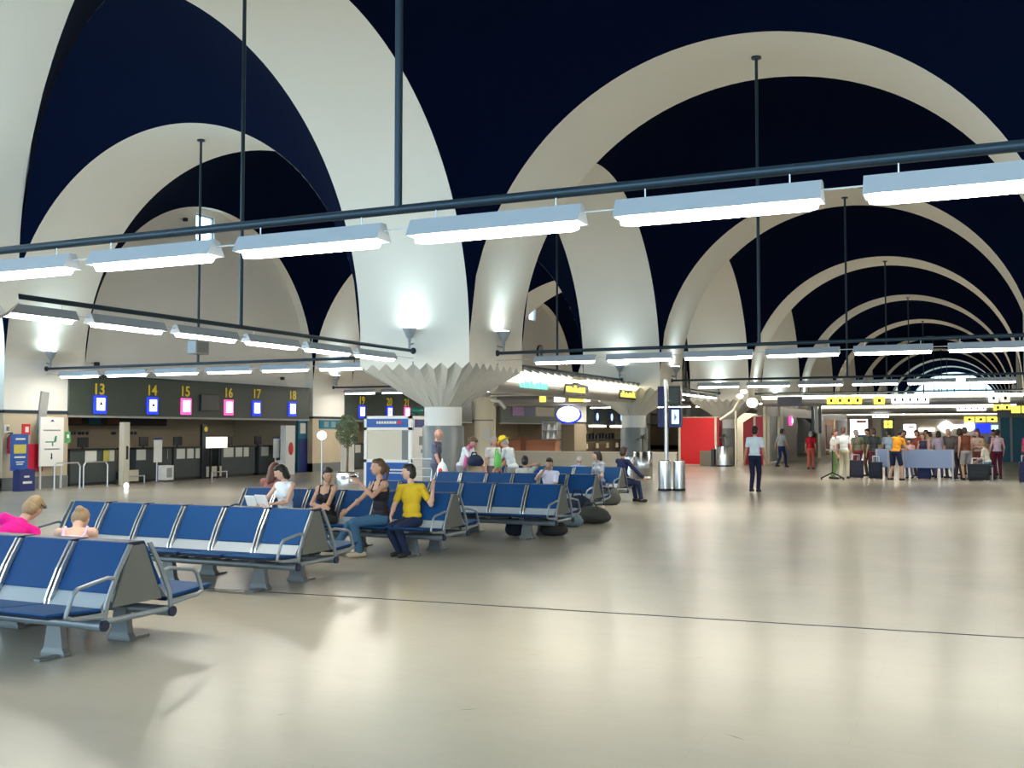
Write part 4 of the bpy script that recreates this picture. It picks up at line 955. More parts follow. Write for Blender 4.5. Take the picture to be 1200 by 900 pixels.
def person(label, loc, yaw, s=1.0, pel=(0, 0, .93), lean=(0, .04, 1), tw=0, head=(0, 0), hr=None, hl=None, er=(.3, -1, -.2), el=(-.3, -1, -.2),
           fr=(.1, .02, .08), fl=(-.1, -.02, .08), kr=(0, 1, 0), kl=(0, 1, 0), skin='l', hair=('dark', 'short'), top=((.5, .5, .5), 1), bottom=('trousers', (.05, .05, .08)),
           shoe=(.03, .03, .03), vox=.009, female=False, group=None, face=True, extra=None, toe=None, neckcut=.0, straps=None):
    t = thing('person', label, 'person', loc, yaw, group); t.scale = (s, s, s)
    P = Vector(pel); T = Vector(lean).normalized(); fw = Vector((math.sin(math.radians(-tw)), math.cos(math.radians(tw)), 0))
    B = basis(T, fw); Bp = basis((0, 0, 1), (0, 1, 0)); Bm = basis((T + Vector((0, 0, 1))) / 2, (fw + Vector((0, 1, 0))) / 2)
    sw = .148 if female else .168; hw = .095 if female else .088
    neck = P + T * .50
    def loc_(b_, v, o): return o + b_ @ Vector(v)
    SR, SL = loc_(B, (sw, 0, -.05), neck), loc_(B, (-sw, 0, -.05), neck)
    HR, HL = P + Vector((hw, 0, -.03)), P + Vector((-hw, 0, -.03))
    hy, hp = head; Hb = B @ Euler((math.radians(hp), 0, math.radians(-hy)), 'XYZ').to_matrix()
    if T.z < .95: Hb = Hb
    hc = neck + T * .10 + Hb @ Vector((0, .035, .085))
    hr = hr or (sw + .06, .03, pel[2] - .10); hl = hl or (-sw - .06, .03, pel[2] - .10)
    ER, WR_ = ik(SR, hr, .285, .25, er); EL, WL = ik(SL, hl, .285, .25, el)
    KR, AR = ik(HR, fr, .425, .42, kr); KL, AL = ik(HL, fl, .425, .42, kl)
    body = MB(); rt = .9 if female else 1.0
    # torso
    def tor(mb, g=0.0, waist=True):
        if g: mb.ball(P + Vector((0, -.01, .045)), (.160, .120, .085), 18)
        else: mb.ball(P + Vector((0, -.01, 0)), (.150, .110, .115), 18)
        mb.ball(P + T * .16, (.128 * rt + g, .092 + g, .15 + g * .3), 18, Bm)
        mb.ball(P + T * .33, (.150 * rt + g, .105 + g, .17), 18, B)
        mb.caps(SR if waist else SR.lerp(SL, .12), SL if waist else SL.lerp(SR, .12), .058 + g * .8, .058 + g * .8); mb.ball(P + T * .43, (.13 * rt + g, .082 + g, .08 + g * .2), 16, B)
        if female:
            for q in (-1, 1): mb.ball(loc_(B, (q * .065, .085, .33), P), (.058 + g, .05 + g, .058 + g), 12, B)
    tor(body)
    body.caps(neck - T * .03, hc + Hb @ Vector((0, -.02, -.07)), .052, .048)
    # head
    body.ball(hc, (.077, .096, .112), 20, Hb); body.ball(hc + Hb @ Vector((0, .030, -.055)), (.052, .058, .060), 14, Hb)
    body.caps(hc + Hb @ Vector((0, .088, .005)), hc + Hb @ Vector((0, .104, -.025)), .010, .015, 8)
    body.ball(hc + Hb @ Vector((0, .072, .022)), (.05, .022, .012), 10, Hb); body.ball(hc + Hb @ Vector((0, .078, -.062)), (.025, .016, .012), 8, Hb)
    for q in (-1, 1): body.ball(hc + Hb @ Vector((q * .074, -.005, -.012)), (.011, .020, .031), 8, Hb)
    # limbs
    for S_, E, Wt in ((SR, ER, WR_), (SL, EL, WL)):
        k = .88 if female else 1
        body.caps(S_, E, .050 * k, .040 * k); body.caps(E, Wt, .040 * k, .027 * k)
        body.ball(E.lerp(Wt, .3), (.041 * k, .041 * k, .05), 10)
    for H_, K_, A_ in ((HR, KR, AR), (HL, KL, AL)):
        body.caps(H_, K_, .083, .055); body.caps(K_, A_, .054, .036); body.ball(K_.lerp(A_, .28), (.054, .054, .07), 10)
        td = Vector(toe) if toe else Vector((0, 1, 0)); td = td.normalized()
        body.caps(A_ + Vector((0, 0, -.035)) - td * .05, A_ + Vector((0, 0, -.045)) + td * .14, .035, .028)
    # hands
    for S_, E, Wt, side in ((SR, ER, WR_, 1), (SL, EL, WL, -1)):
        d = (Wt - E).normalized(); up = Vector((side * .8, 0, .25)); n_ = (up - d * up.dot(d)).normalized() * -1; w = d.cross(n_).normalized()
        Hh = Matrix((w, n_, d)).transposed()
        body.ball(Wt + d * .045, (.040, .017, .050), 12, Hh)
        for j, (o_, L1) in enumerate(((-.030, .034), (-.010, .040), (.010, .038), (.029, .030))):
            a = Wt + d * .082 + w * o_; b_ = a + d * L1 + n_ * .008; c = b_ + d * L1 * .65 + n_ * .022
            body.caps(a, b_, .0095, .009, 8); body.caps(b_, c, .009, .0075, 8)
        thd = 1 if (w.y > 0) else -1
        a = Wt + d * .02 + w * (.032 * thd); b_ = a + d * .035 + w * (.020 * thd) + n_ * .006; c = b_ + d * .030 + n_ * .008
        body.caps(a, b_, .012, .010, 8); body.caps(b_, c, .010, .008, 8)
    bo = remesh(body, vox, 'body', SKIN[skin], t)
    # hair
    hm = HAIRM[hair[0]]; st = hair[1]
    if st != 'bald':
        h = MB(); h.ball(hc + Hb @ Vector((0, -.020, .022)), (.083, .092, .104), 20, Hb)
        h.ball(hc + Hb @ Vector((0, .035, .072)), (.070, .052, .044), 14, Hb)
        h.ball(hc + Hb @ Vector((0, -.045, -.03)), (.082, .074, .085), 14, Hb)
        if st in ('long', 'bob'):
            for q in (-1, 1): h.caps(hc + Hb @ Vector((q * .066, -.015, .02)), hc + Hb @ Vector((q * .070, -.02, -.10 if st == 'bob' else -.19)), .028, .026)
            h.caps(hc + Hb @ Vector((0, -.07, .0)), hc + Hb @ Vector((0, -.075, -.11 if st == 'bob' else -.24)), .060, .050)
            h.caps(hc + Hb @ Vector((-.05, -.06, .0)), hc + Hb @ Vector((-.05, -.06, -.10 if st == 'bob' else -.22)), .040, .035)
            h.caps(hc + Hb @ Vector((.05, -.06, .0)), hc + Hb @ Vector((.05, -.06, -.10 if st == 'bob' else -.22)), .040, .035)
        if st == 'pony': h.caps(hc + Hb @ Vector((0, -.11, .03)), hc + Hb @ Vector((0, -.15, -.02)), .030, .032); h.caps(hc + Hb @ Vector((0, -.15, -.02)), hc + Hb @ Vector((0, -.13, -.20)), .034, .014)
        if st == 'bun': h.ball(hc + Hb @ Vector((0, -.12, -.015)), (.042, .040, .042), 12, Hb)
        remesh(h, max(.008, vox), 'hair', hm, t)
    if face:
        for q in (-1, 1): MB().ball(hc + Hb @ Vector((q * .030, .084, .008)), (.011, .008, .006), 8, Hb).build('eye', M['eye'], t)
        MB().ball(hc + Hb @ Vector((0, .090, -.052)), (.022, .007, .006), 8, Hb).build('mouth', M['lips'], t)
    # clothes
    col, sl = top[:2]; g = .014; tm = top[2] if len(top) > 2 else cmat(col)
    c = MB()
    if straps:
        c.ball(P + Vector((0, -.005, .03)), (.150 + g, .112 + g, .10), 18); c.ball(P + T * .16, (.128 * rt + g, .092 + g, .15), 18, Bm); c.ball(P + T * .30, (.150 * rt + g, .105 + g, .125), 18, B)
        if female:
            for q in (-1, 1): c.ball(loc_(B, (q * .065, .085, .32), P), (.058 + g, .05 + g, .055 + g), 12, B)
        for q in (-1, 1):
            for yy in (1, -1): c.caps(loc_(B, (q * .095, yy * .085, .36), P), loc_(B, (q * .10, yy * .03, .50), P), .016, .016, 8)
            c.caps(loc_(B, (q * .10, .03, .505), P), loc_(B, (q * .10, -.03, .505), P), .016, .016, 8)
    else:
        tor(c, g, sl > 0); c.caps(neck - T * .04, neck - T * .015, .075, .062)
        if sl > 0:
            for S_, E, Wt in ((SR, ER, WR_), (SL, EL, WL)):
                c.caps(S_, S_.lerp(E, .62 if sl < 2 else 1), .060, .056 if sl < 2 else .050)
                if sl >= 2: c.caps(E, E.lerp(Wt, .9), .052, .040)
    remesh(c, max(.009, vox), 'shirt', tm, t)
    kind, bc = bottom[:2]; bm = cmat(bc); c = MB()
    c.ball(P + Vector((0, -.012, -.005)), (.164, .126, .108), 18)
    for H_, K_, A_ in ((HR, KR, AR), (HL, KL, AL)):
        if kind == 'trousers': c.caps(H_, K_, .094, .068); c.caps(K_, K_.lerp(A_, .93), .067, .055)
        elif kind == 'shorts': c.caps(H_, H_.lerp(K_, .85), .098, .082)
    if kind == 'skirt':
        mid = (KR + KL) / 2 + Vector((0, 0, -.12)); c.caps(P, P.lerp(mid, .5), .145, .16); c.caps(P.lerp(mid, .5), mid, .16, .18)
    remesh(c, max(.009, vox), kind, bm, t)
    for A_ in (AR, AL):
        td = Vector(toe).normalized() if toe else Vector((0, 1, 0))
        q = MB().caps(A_ + Vector((0, 0, -.032)) - td * .055, A_ + Vector((0, 0, -.042)) + td * .155, .044, .036, 12)
        remesh(q, .012, 'shoe', cmat(shoe), t, 1)
    if extra: extra(t, dict(P=P, T=T, neck=neck, hc=hc, Hb=Hb, B=B, WR=WR_, WL=WL, ER=ER, EL=EL, SR=SR, SL=SL, KR=KR, KL=KL))
    return t
SIT = dict(pel=(0, 0, .535), fr=(.11, .44, .08), fl=(-.11, .44, .08), hr=(.14, .36, .56), hl=(-.14, .36, .56), er=(.6, -.4, -.5), el=(-.6, -.4, -.5))
def sit(**k): d = dict(SIT); d.update(k); return d
# seated travellers
def glasses(t, d):
    MB().caps(d['hc'] + d['Hb'] @ Vector((-.05, .075, .075)), d['hc'] + d['Hb'] @ Vector((.05, .075, .075)), .018, .018).build('sunglasses', M['dark'], t)
    MB().path([d['hc'] + d['Hb'] @ Vector((.085, .05, .06)), d['hc'] + d['Hb'] @ Vector((.088, -.05, .03))], .006, 6).build('sunglasses_arm', M['dark'], t)
person('person in a bright pink top with sunglasses on the hair, turned right, nearest bench', (-7.60, 6.14, 0), 0, .87,
       **sit(lean=(.10, .68, 1), tw=42, head=(30, -6), hr=(.42, .50, .55), hl=(.05, .50, .60), fr=(.2, .42, .08), fl=(0, .46, .08), skin='l', hair=('fair', 'short'), top=((.80, .01, .24), 1), bottom=('trousers', (.06, .08, .15)), female=True, vox=.008, extra=glasses))
flow = mat('floral_pink', (.75, .45, .60), .7, noise=.5, nscale=18)
person('child in a strappy pink flowered top bending forward on the nearest bench', (-6.74, 6.14, 0), .62, .86,
       **sit(lean=(.0, .85, 1), head=(0, -26), hr=(.2, .55, .50), hl=(-.2, .55, .50), skin='l', hair=('fair', 'bun'), top=((.8, .5, .6), 0, flow), bottom=('shorts', (.4, .2, .3)), female=True, vox=.008, straps=True))
def paperf(t, d):
    c = (d['WR'] + d['WL']) / 2 + Vector((.06, .06, .06)); g = MB()
    g.prism([(c.y, c.z - .10), (c.y + .012, c.z - .10), (c.y + .10, c.z + .08), (c.y + .085, c.z + .085)], 0, c.x - .19, c.x + .02)
    g.prism([(c.y + .02, c.z - .10), (c.y + .032, c.z - .10), (c.y + .11, c.z + .06), (c.y + .10, c.z + .07)], 0, c.x + .02, c.x + .20)
    g.build('newspaper', M['white'], t)
person('dark-haired person in a white sleeveless blouse reading a white paper on the third bench', (-8.74, 11.62, 0), PI, .87,
       **sit(lean=(.03, .02, 1), head=(35, -22), hr=(.26, .32, .72), hl=(.02, .34, .72), fr=(.10, .44, .08), fl=(.16, .52, .20), kl=(0, .6, 1), skin='l', hair=('black', 'bob'), top=((.72, .74, .76), 0), bottom=('trousers', (.06, .075, .09)), female=True, vox=.008, extra=paperf))
person('person with long reddish brown hair seen from behind on the third bench', (-9.62, 12.42, 0), .2, .86,
       **sit(lean=(.05, .03, 1), head=(10, -15), skin='l', hair=('auburn', 'long'), top=((.30, .12, .10), 1), bottom=('trousers', (.05, .04, .06)), female=True))
person('person in a black tank top with folded arms on the third bench', (-8.06, 11.62, 0), PI, .84,
       **sit(lean=(.02, .02, 1), head=(-58, -12), hr=(-.06, .22, .72), hl=(.10, .24, .68), er=(.9, .3, -.6), el=(-.9, .3, -.6), skin='m', hair=('black', 'bun'), top=((.018, .016, .02), 0), straps=True, bottom=('trousers', (.05, .05, .045)), female=True, vox=.008))
def phone(t, d): MB().cbox(d['WL'] + Vector((-.01, .09, .09)), (.05, .09, .02)).build('mobile_phone', M['dark'], t, .004)
person('person with a brown ponytail, black top and jeans, sitting sideways holding up a phone', (-7.14, 11.48, 0), math.radians(142), .93,
       **sit(lean=(.02, .02, 1), tw=4, head=(0, 4), hl=(-.20, .38, 1.02), el=(-.5, .2, -1), hr=(.18, .46, .60), fr=(.33, .56, .08), fl=(-.056, .32, .08), skin='m', hair=('brown', 'pony'), top=((.018, .016, .022), 0), straps=True, bottom=('trousers', (.045, .11, .19)), shoe=(.42, .36, .25), female=True, vox=.008, extra=phone))
person('person in a yellow T-shirt with one arm over the backrest of the third bench', (-6.80, 11.68, 0), math.radians(172), .88,
       **sit(lean=(.06, -.04, 1), tw=10, head=(62, 0), hl=(-.34, -.06, .98), el=(-1, -.3, -1), hr=(.14, .30, .60), fr=(.10, .16, .08), fl=(-.06, .20, .08), skin='l', hair=('black', 'short'), top=((.62, .40, .02), 1), bottom=('trousers', (.02, .03, .07)), vox=.008))
# around the back benches
fl2 = mat('dark_floral', (.10, .11, .17), .7, noise=.98, nscale=16)
person('bald person in a dark flowered shirt standing by the column, facing right', (-10.75, 19.5, 0), math.radians(-80), .95,
       lean=(0, .0, 1), head=(0, -5), hr=(.22, .18, .88), hl=(-.24, .0, .85), skin='r', hair=('grey', 'bald'), top=((.05, .05, .08), 1, fl2), bottom=('shorts', (.07, .08, .12)), vox=.010)
person('person in a loose white shirt and pink scarf leaning right, behind the fifth bench', (-10.25, 19.7, 0), math.radians(-95), .90,
       lean=(0, .42, 1), head=(0, -20), hr=(.12, .55, .95), hl=(-.10, .52, .92), skin='r', hair=('brown', 'bun'), top=((.74, .76, .80), 1), bottom=('trousers', (.30, .30, .36)), female=True, vox=.010,
       extra=lambda t, d: MB().caps(d['neck'] + Vector((.07, .04, .02)), d['P'] + Vector((.16, .20, .05)), .045, .055).caps(d['neck'] + Vector((-.05, .05, 0)), d['neck'] + Vector((.07, .06, 0)), .04, .04).build('scarf', cmat((.62, .14, .30)), t))
def hatf(t, d):
    o = MB().lathe([(.155, -.005), (.15, .012), (.098, .03), (.088, .10), (.05, .13), (.005, .135)], (0, 0, 0), 24).build('sun_hat', cmat((.80, .58, .02)), t)
    o.matrix_local = Matrix.Translation(d['hc'] + d['Hb'] @ Vector((0, -.01, .03))) @ d['Hb'].to_4x4()
person('person in a yellow sun hat and white shirt bending over, behind the fifth bench', (-9.1, 19.8, 0), math.radians(85), .88,
       lean=(0, .32, 1), head=(0, -14), hr=(.15, .50, .85), hl=(-.12, .48, .82), skin='r', hair=('grey', 'short'), top=((.66, .70, .72), 1), bottom=('trousers', (.35, .34, .32)), vox=.010, extra=hatf)
person('grey-haired person in a pale top standing behind the sun hat and the scarf', (-10.15, 21.0, 0), math.radians(-120), .86,
       head=(0, -5), skin='r', hair=('grey', 'bob'), top=((.60, .60, .60), 1), bottom=('trousers', (.1, .1, .12)), vox=.011)
person('child in a cream top with a hand behind the head, fifth bench', (-8.25, 18.50, 0), .3, .84,
       **sit(head=(-10, 0), hr=(.10, -.10, 1.10), er=(1, -.2, .4), hl=(-.2, .3, .6), skin='m', hair=('black', 'bun'), top=((.60, .58, .48), 1), bottom=('trousers', (.1, .1, .1)), female=True, vox=.010))
strm = mat('white_purple_top', (.70, .66, .76), .7, noise=.25, nscale=14)
person('child in a white and purple top, hand on the face, fifth bench', (-7.42, 17.72, 0), PI, .84,
       **sit(lean=(-.06, .06, 1), head=(-15, -14), hr=(.06, .14, 1.04), er=(.7, .6, -1), hl=(-.1, .32, .58), skin='m', hair=('black', 'short'), top=((.7, .7, .8), 1, strm), bottom=('trousers', (.04, .04, .1)), vox=.010))
person('person in a pale blue shirt seen from behind, slumped between the last two benches', (-8.6, 22.30, 0), 0, .78,
       **sit(head=(0, -30), skin='r', hair=('grey', 'short'), top=((.22, .34, .56), 1), bottom=('trousers', (.1, .1, .14)), vox=.011))
def band(t, d):
    o = MB().lathe([(.086, -.015), (.090, .0), (.086, .015)], n=20).build('hair_band', M['dark'], t); o.matrix_local = Matrix.Translation(d['hc'] + d['Hb'] @ Vector((0, -.015, .05))) @ d['Hb'].to_4x4()
person('young person in a grey T-shirt facing left on the end of the rearmost bench', (-7.80, 21.50, 0), math.radians(150), .88,
       **sit(head=(42, -4), lean=(.03, .02, 1), hr=(.1, .2, .62), hl=(-.05, .26, .60), skin='l', hair=('black', 'bob'), top=((.30, .32, .36), 1), bottom=('shorts', (.03, .035, .10)), female=True, vox=.010, extra=band))
person('person in dark blue seen from behind with the right arm held out, rearmost bench', (-7.55, 22.30, 0), -.5, .93,
       **sit(lean=(.02, .02, 1), head=(-10, 0), hr=(.50, .30, .55), er=(.6, -.2, -.6), fr=(.28, .36, .08), fl=(0, .44, .08), skin='m', hair=('dark', 'short'), top=((.015, .022, .07), 2), bottom=('trousers', (.02, .03, .08)), vox=.010,
             extra=lambda t, d: MB().cbox(d['WR'] + Vector((.06, .08, 0)), (.14, .12, .05)).build('white_cup', M['white'], t, .02)))
# walkers
person('person in a white short-sleeved shirt and navy trousers walking away in mid hall', (-5.64, 27.39, 0), -.12, 1.0,
       lean=(0, .03, 1), fr=(.05, .10, .08), fl=(-.04, -.18, .10), hr=(.25, .10, .80), hl=(-.27, -.02, .80), skin='m', hair=('black', 'short'), top=((.62, .72, .80), 1), bottom=('trousers', (.012, .018, .05)), vox=.010)
person('person in a grey shirt and navy trousers walking away near the glass door', (-8.37, 46.3, 0), -.5, .98,
       fr=(.08, .22, .08), fl=(-.06, -.24, .12), hr=(.25, .2, .84), hl=(-.27, -.12, .84), skin='m', hair=('black', 'short'), top=((.30, .33, .36), 1), bottom=('trousers', (.012, .022, .09)), vox=.012, face=False)
person('person in a red T-shirt and coral trousers walking away', (-6.9, 44.8, 0), 0, .92,
       fr=(.09, .1, .08), fl=(-.09, -.12, .08), skin='r', hair=('grey', 'bob'), top=((.48, .01, .025), 1), bottom=('trousers', (.60, .14, .10)), vox=.012, face=False)
# crowd: (x, y, yaw, scale, posture, top, sleeve, bottom kind, bottom colour, hair colour, hair style, skin, label)
CR_ = [
 (-4.82, 36.0, -1.4, .96, 'stand', (.66, .66, .62), 1, 'trousers', (.14, .22, .08), 'brown', 'short', 'r', 'person in a white top and green trousers at the left end of the crowd'),
 (-4.52, 36.4, 0, 1.0, 'stand', (.70, .72, .72), 1, 'trousers', (.62, .56, .40), 'brown', 'short', 'r', 'person in a white T-shirt and cream trousers, left end of the crowd'),
 (-4.25, 38.0, .6, .96, 'stand', (.20, .20, .14), 1, 'trousers', (.22, .03, .04), 'grey', 'short', 'r', 'grey-haired person in olive top and dark red trousers beside a dark suitcase'),
 (-3.95, 38.6, 2.6, .98, 'stand', (.08, .11, .07), 1, 'trousers', (.12, .06, .04), 'dark', 'short', 'm', 'person in a dark green top facing the viewer, left part of the crowd'),
 (-3.62, 37.0, .3, .98, 'stand', (.03, .04, .04), 1, 'trousers', (.12, .03, .05), 'dark', 'pony', 'm', 'person in black with a pale waist bag, left of the short partition'),
 (-3.30, 38.8, .2, .96, 'stand', (.40, .52, .66), 1, 'trousers', (.03, .03, .06), 'black', 'short', 'm', 'person in a light blue shirt behind the short partition'),
 (-2.85, 35.85, -.5, .98, 'lean', (.70, .28, .02), 1, 'shorts', (.012, .02, .06), 'black', 'short', 'm', 'person in an orange T-shirt and navy shorts leaning on the wide partition'),
 (-2.55, 37.6, 2.9, .78, 'stand', (.66, .36, .36), 1, 'trousers', (.1, .1, .2), 'dark', 'short', 'r', 'child in pale pink behind the wide partition next to the person in orange'),
 (-2.35, 39.0, 2.4, .95, 'stand', (.38, .10, .08), 1, 'trousers', (.08, .06, .06), 'brown', 'bob', 'r', 'person in brick red behind the wide partition'),
 (-2.12, 38.0, 2.9, .88, 'stand', (.05, .05, .10), 0, 'trousers', (.1, .1, .2), 'brown', 'bob', 'r', 'person in a dark sleeveless top behind the middle of the wide partition'),
 (-1.90, 38.8, 1.2, .92, 'stand', (.72, .50, .46), 1, 'trousers', (.1, .1, .2), 'dark', 'short', 'l', 'person in a pale salmon shirt behind the wide partition'),
 (-1.66, 38.4, .2, .93, 'stand', (.44, .38, .50), 1, 'trousers', (.1, .1, .2), 'black', 'bob', 'm', 'black-haired person in lilac behind the right half of the wide partition'),
 (-1.30, 38.2, 2.5, .97, 'stand', (.11, .10, .09), 1, 'trousers', (.06, .05, .06), 'grey', 'short', 'r', 'grey-haired person in dark grey behind the right end of the wide partition'),
 (-1.02, 37.6, -.4, .98, 'stand', (.09, .07, .07), 2, 'trousers', (.05, .03, .05), 'dark', 'bob', 'm', 'person in dark brown right of the wide partition'),
 (-.78, 37.0, .4, 1.0, 'stand', (.13, .04, .02), 0, 'shorts', (.30, .28, .28), 'dark', 'short', 'm', 'person in a dark brown vest and pale grey shorts, right part of the crowd'),
 (-.45, 38.6, 2.8, .95, 'stand', (.58, .44, .38), 1, 'trousers', (.2, .06, .05), 'brown', 'bob', 'r', 'person in beige with folded arms facing the viewer, right part of the crowd'),
 (-.15, 37.2, 1.3, .92, 'sitc', (.62, .58, .46), 1, 'trousers', (.08, .16, .24), 'fair', 'short', 'l', 'fair person in a pale shirt perched at the right of the crowd'),
 (.14, 38.2, .2, .96, 'stand', (.48, .36, .44), 0, 'trousers', (.10, .01, .03), 'dark', 'bun', 'r', 'person in a mauve top and dark crimson trousers at the right end of the crowd'),
 (-3.0, 41.5, 3.0, .94, 'stand', (.28, .30, .34), 1, 'trousers', (.1, .1, .1), 'black', 'short', 'm', 'person in grey deeper in the crowd above the orange shirt'),
 (-2.2, 42.0, 2.2, .96, 'stand', (.45, .42, .30), 1, 'trousers', (.1, .1, .1), 'dark', 'short', 'm', 'person in khaki deep in the middle of the crowd'),
 (-1.45, 42.2, 3.0, .98, 'stand', (.20, .18, .20), 1, 'trousers', (.1, .1, .1), 'grey', 'short', 'r', 'tall person in charcoal deep in the crowd'),
 (-.95, 41.0, .6, .96, 'stand', (.55, .50, .44), 1, 'trousers', (.1, .1, .1), 'brown', 'bob', 'r', 'person in a sand coloured top deep in the right of the crowd'),
 (-.5, 42.5, 2.9, .98, 'stand', (.22, .07, .05), 1, 'trousers', (.1, .1, .1), 'dark', 'short', 'm', 'person in rust brown deep in the right of the crowd'),
 (.05, 41.5, 2.6, .96, 'stand', (.10, .12, .30), 1, 'trousers', (.1, .1, .1), 'black', 'short', 'm', 'person in royal blue deep at the right of the crowd'),
 (.98, 37.5, -1.2, .96, 'stand', (.62, .05, .16), 1, 'trousers', (.05, .05, .08), 'dark', 'short', 'm', 'person in a crimson shirt cut by the right edge of the view'),
]
for (x, y, yw, s, ps, tc_, sl, bk, bc, hcx, hs, sk, lab) in CR_:
    rnd = random.Random(int(abs(x * 1000) + y)); j = lambda a: rnd.uniform(-a, a)
    kw = dict(lean=(j(.05), .04 + j(.05), 1), head=(j(30), -6 + j(10)), fr=(.11, .03 + j(.08), .08), fl=(-.11, -.02 + j(.08), .08), hr=(.24, .12 + j(.1), .84 + j(.06)), hl=(-.24, .10 + j(.1), .84 + j(.06)))
    if 'folded' in lab: kw.update(hr=(-.08, .22, 1.12), hl=(.10, .24, 1.10), er=(1, .2, -.6), el=(-1, .2, -.6))
    if ps == 'lean': kw.update(lean=(.12, .22, 1), hr=(.22, .40, 1.02), hl=(-.05, .42, 1.02), fr=(.20, .0, .08), fl=(-.2, -.04, .08))
    if ps == 'sitc': kw.update(pel=(0, 0, .62), fr=(.12, .50, .08), fl=(-.12, .46, .08), hr=(.12, .36, .66), hl=(-.12, .36, .66), lean=(0, .2, 1))
    if s < .8: kw.update(s_=0); kw.pop('s_')
    person(lab, (x, y, 0), yw, s, skin=sk, hair=(hcx, hs), top=(tc_, sl), bottom=(bk, bc), vox=.013, face=False, group='travellers in the queue', female=hs in ('bob', 'bun', 'pony'), **kw)
t = thing('stool', 'low stool under the perched person at the right of the crowd', 'stool', (-.15, 37.2, 0)); MB().cbox((0, 0, .46), (.36, .36, .06)).build('seat', M['dark'], t, .01)
for a in (-1, 1):
    for b_ in (-1, 1): MB().box((a * .14 - .015, b_ * .14 - .015, 0), (a * .14 + .015, b_ * .14 + .015, .44)).build('leg', M['grey'], t)
# ------------------------------------------------------------------ luggage
def suitcase(x, y, rz, w, d, h, col, label):
    t = thing('suitcase', label, 'suitcase', (x, y, 0), rz, 'suitcases on the floor'); m_ = cmat(col, .5)
    MB().box((-w / 2, -d / 2, .04), (w / 2, d / 2, h)).build('shell', m_, t, .03)
    MB().box((-w * .42, -d / 2 - .02, .12), (w * .42, -d / 2, h * .55)).build('front_pocket', m_, t, .01)
    MB().path([(-w * .25, d * .3, h - .02), (-w * .25, d * .3, h + .18), (w * .25, d * .3, h + .18), (w * .25, d * .3, h - .02)], .012, 6).build('handle', M['steel'], t)
    for sx in (-1, 1): MB().tube((sx * w * .4 - .012, d * .3, .035), (sx * w * .4 + .012, d * .3, .035), .035, n=12).build('wheel', M['dark'], t)
suitcase(-4.18, 36.7, .2, .48, .28, .62, (.03, .03, .05), 'dark upright suitcase left of the person in black')
suitcase(-3.52, 36.3, -.1, .40, .26, .58, (.012, .016, .03), 'black upright suitcase just left of the short partition')
suitcase(-2.05, 36.8, 0, .42, .26, .48, (.012, .025, .10), 'navy suitcase standing under the wide partition')
suitcase(-.42, 36.4, .1, .62, .34, .55, (.015, .018, .022), 'big black suitcase in front of the perched person')
suitcase(.90, 35.6, .1, .34, .25, .66, (.02, .02, .06), 'dark suitcase at the right edge of the view')
def bag(x, y, w, d, h, col, label, name='travel_bag', rz=0):
    t = thing(name, label, 'bag', (x, y, 0), rz); m_ = cmat(col, .8)
    g = MB().ball((0, 0, h * .48), (w / 2, d / 2, h * .48), 16).ball((w * .18, .02, h * .35), (w * .36, d * .45, h * .34), 14).ball((-w * .2, 0, h * .33), (w * .33, d * .45, h * .32), 14)
    o = remesh(g, .014, 'sack', m_, t)
    MB().path([(-w * .25, -d * .2, h * .75), (-w * .12, -d * .25, h * 1.12), (w * .12, -d * .25, h * 1.12), (w * .25, -d * .2, h * .75)], .014, 6).build('strap', m_, t)
    return t
bag(-6.62, 14.48, .30, .26, .32, (.012, .014, .025), 'black bag on the floor between the legs of the fourth bench')
bag(-6.10, 14.75, .42, .30, .26, (.035, .032, .03), 'dark low bag on the floor right of the black bag, under the fourth bench')
bag(-6.62, 17.2, .50, .40, .50, (.018, .025, .045), 'large dark backpack leaning at the right end of the fifth bench', 'backpack')
bag(-6.30, 17.0, .62, .42, .32, (.055, .055, .045), 'olive black travel bag lying in front of the large backpack')
bag(-6.85, 16.6, .40, .3, .22, (.30, .20, .15), 'small light brown bag left of the olive black travel bag')
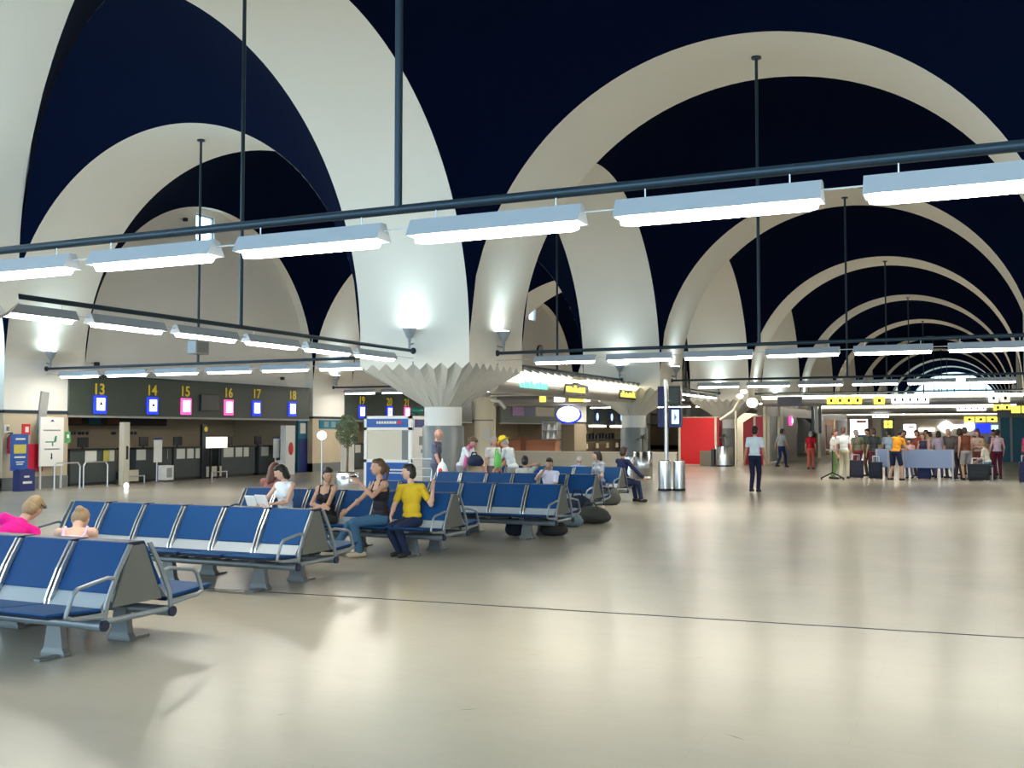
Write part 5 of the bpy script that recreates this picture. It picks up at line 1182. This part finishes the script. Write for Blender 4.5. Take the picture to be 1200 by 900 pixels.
bag(-6.45, 16.3, .45, .34, .26, (.18, .24, .27), 'blue-grey bag right of the fourth bench end')
bag(-7.45, 21.3, .36, .3, .42, (.10, .10, .09), 'grey-brown bag under the rearmost bench end')
bag(-9.80, 19.45, .34, .24, .26, (.02, .03, .06), 'dark bag held between the scarf and the sun hat').location.z = .86
t = bag(-9.36, 19.60, .15, .16, .36, (.18, .58, .14), 'bright green backpack beside the yellow sun hat', 'backpack'); t.location.z = .82
t = thing('plastic_bag', 'white plastic bag with a red print hanging by the bald person', 'bag', (-10.45, 19.2, .50))
remesh(MB().ball((0, 0, .22), (.13, .09, .24), 14).caps((0, 0, .4), (0, 0, .52), .04, .015), .012, 'sack', M['white'], t); MB().ball((0, -.085, .26), (.05, .012, .07), 10).build('red_print', M['redsign'], t)
t = thing('luggage_trolley', 'empty metal luggage trolley beside the bald person', 'trolley', (-11.2, 19.3, 0))
MB().path([(-.28, .2, .2), (-.28, .35, 1.0), (.28, .35, 1.0), (.28, .2, .2)], .018).build('handle_frame', M['steel'], t)
MB().path([(-.28, .3, .18), (-.22, -.5, .14), (.22, -.5, .14), (.28, .3, .18)], .018).build('base_frame', M['steel'], t)
g = MB()
for z in (.45, .62, .8): g.tube((-.28, .25, z), (.28, .25, z), .01, n=6)
for x in (-.1, .1): g.tube((x, .3, .17), (x, -.5, .14), .008, n=6)
g.build('rack', M['steel'], t)
for x, y in ((-.24, .25), (.24, .25), (0, -.45)): MB().tube((x - .02, y, .07), (x + .02, y, .07), .07, n=14).build('wheel', M['dark'], t)
t = thing('luggage_trolley', 'dark wheeled trolley base at the feet of the person in green trousers', 'trolley', (-4.75, 35.3, 0))
MB().path([(-.35, 0, .06), (0, 0, .25), (.35, 0, .06)], .025).tube((0, 0, .25), (0, .05, 1.0), .022).build('frame', M['dark'], t)
for x in (-.35, .35): MB().tube((x - .02, 0, .05), (x + .02, 0, .05), .05, n=12).build('wheel', M['dark'], t)
MB().cbox((0, .05, .98), (.4, .2, .04)).build('tray', M['grey'], t)
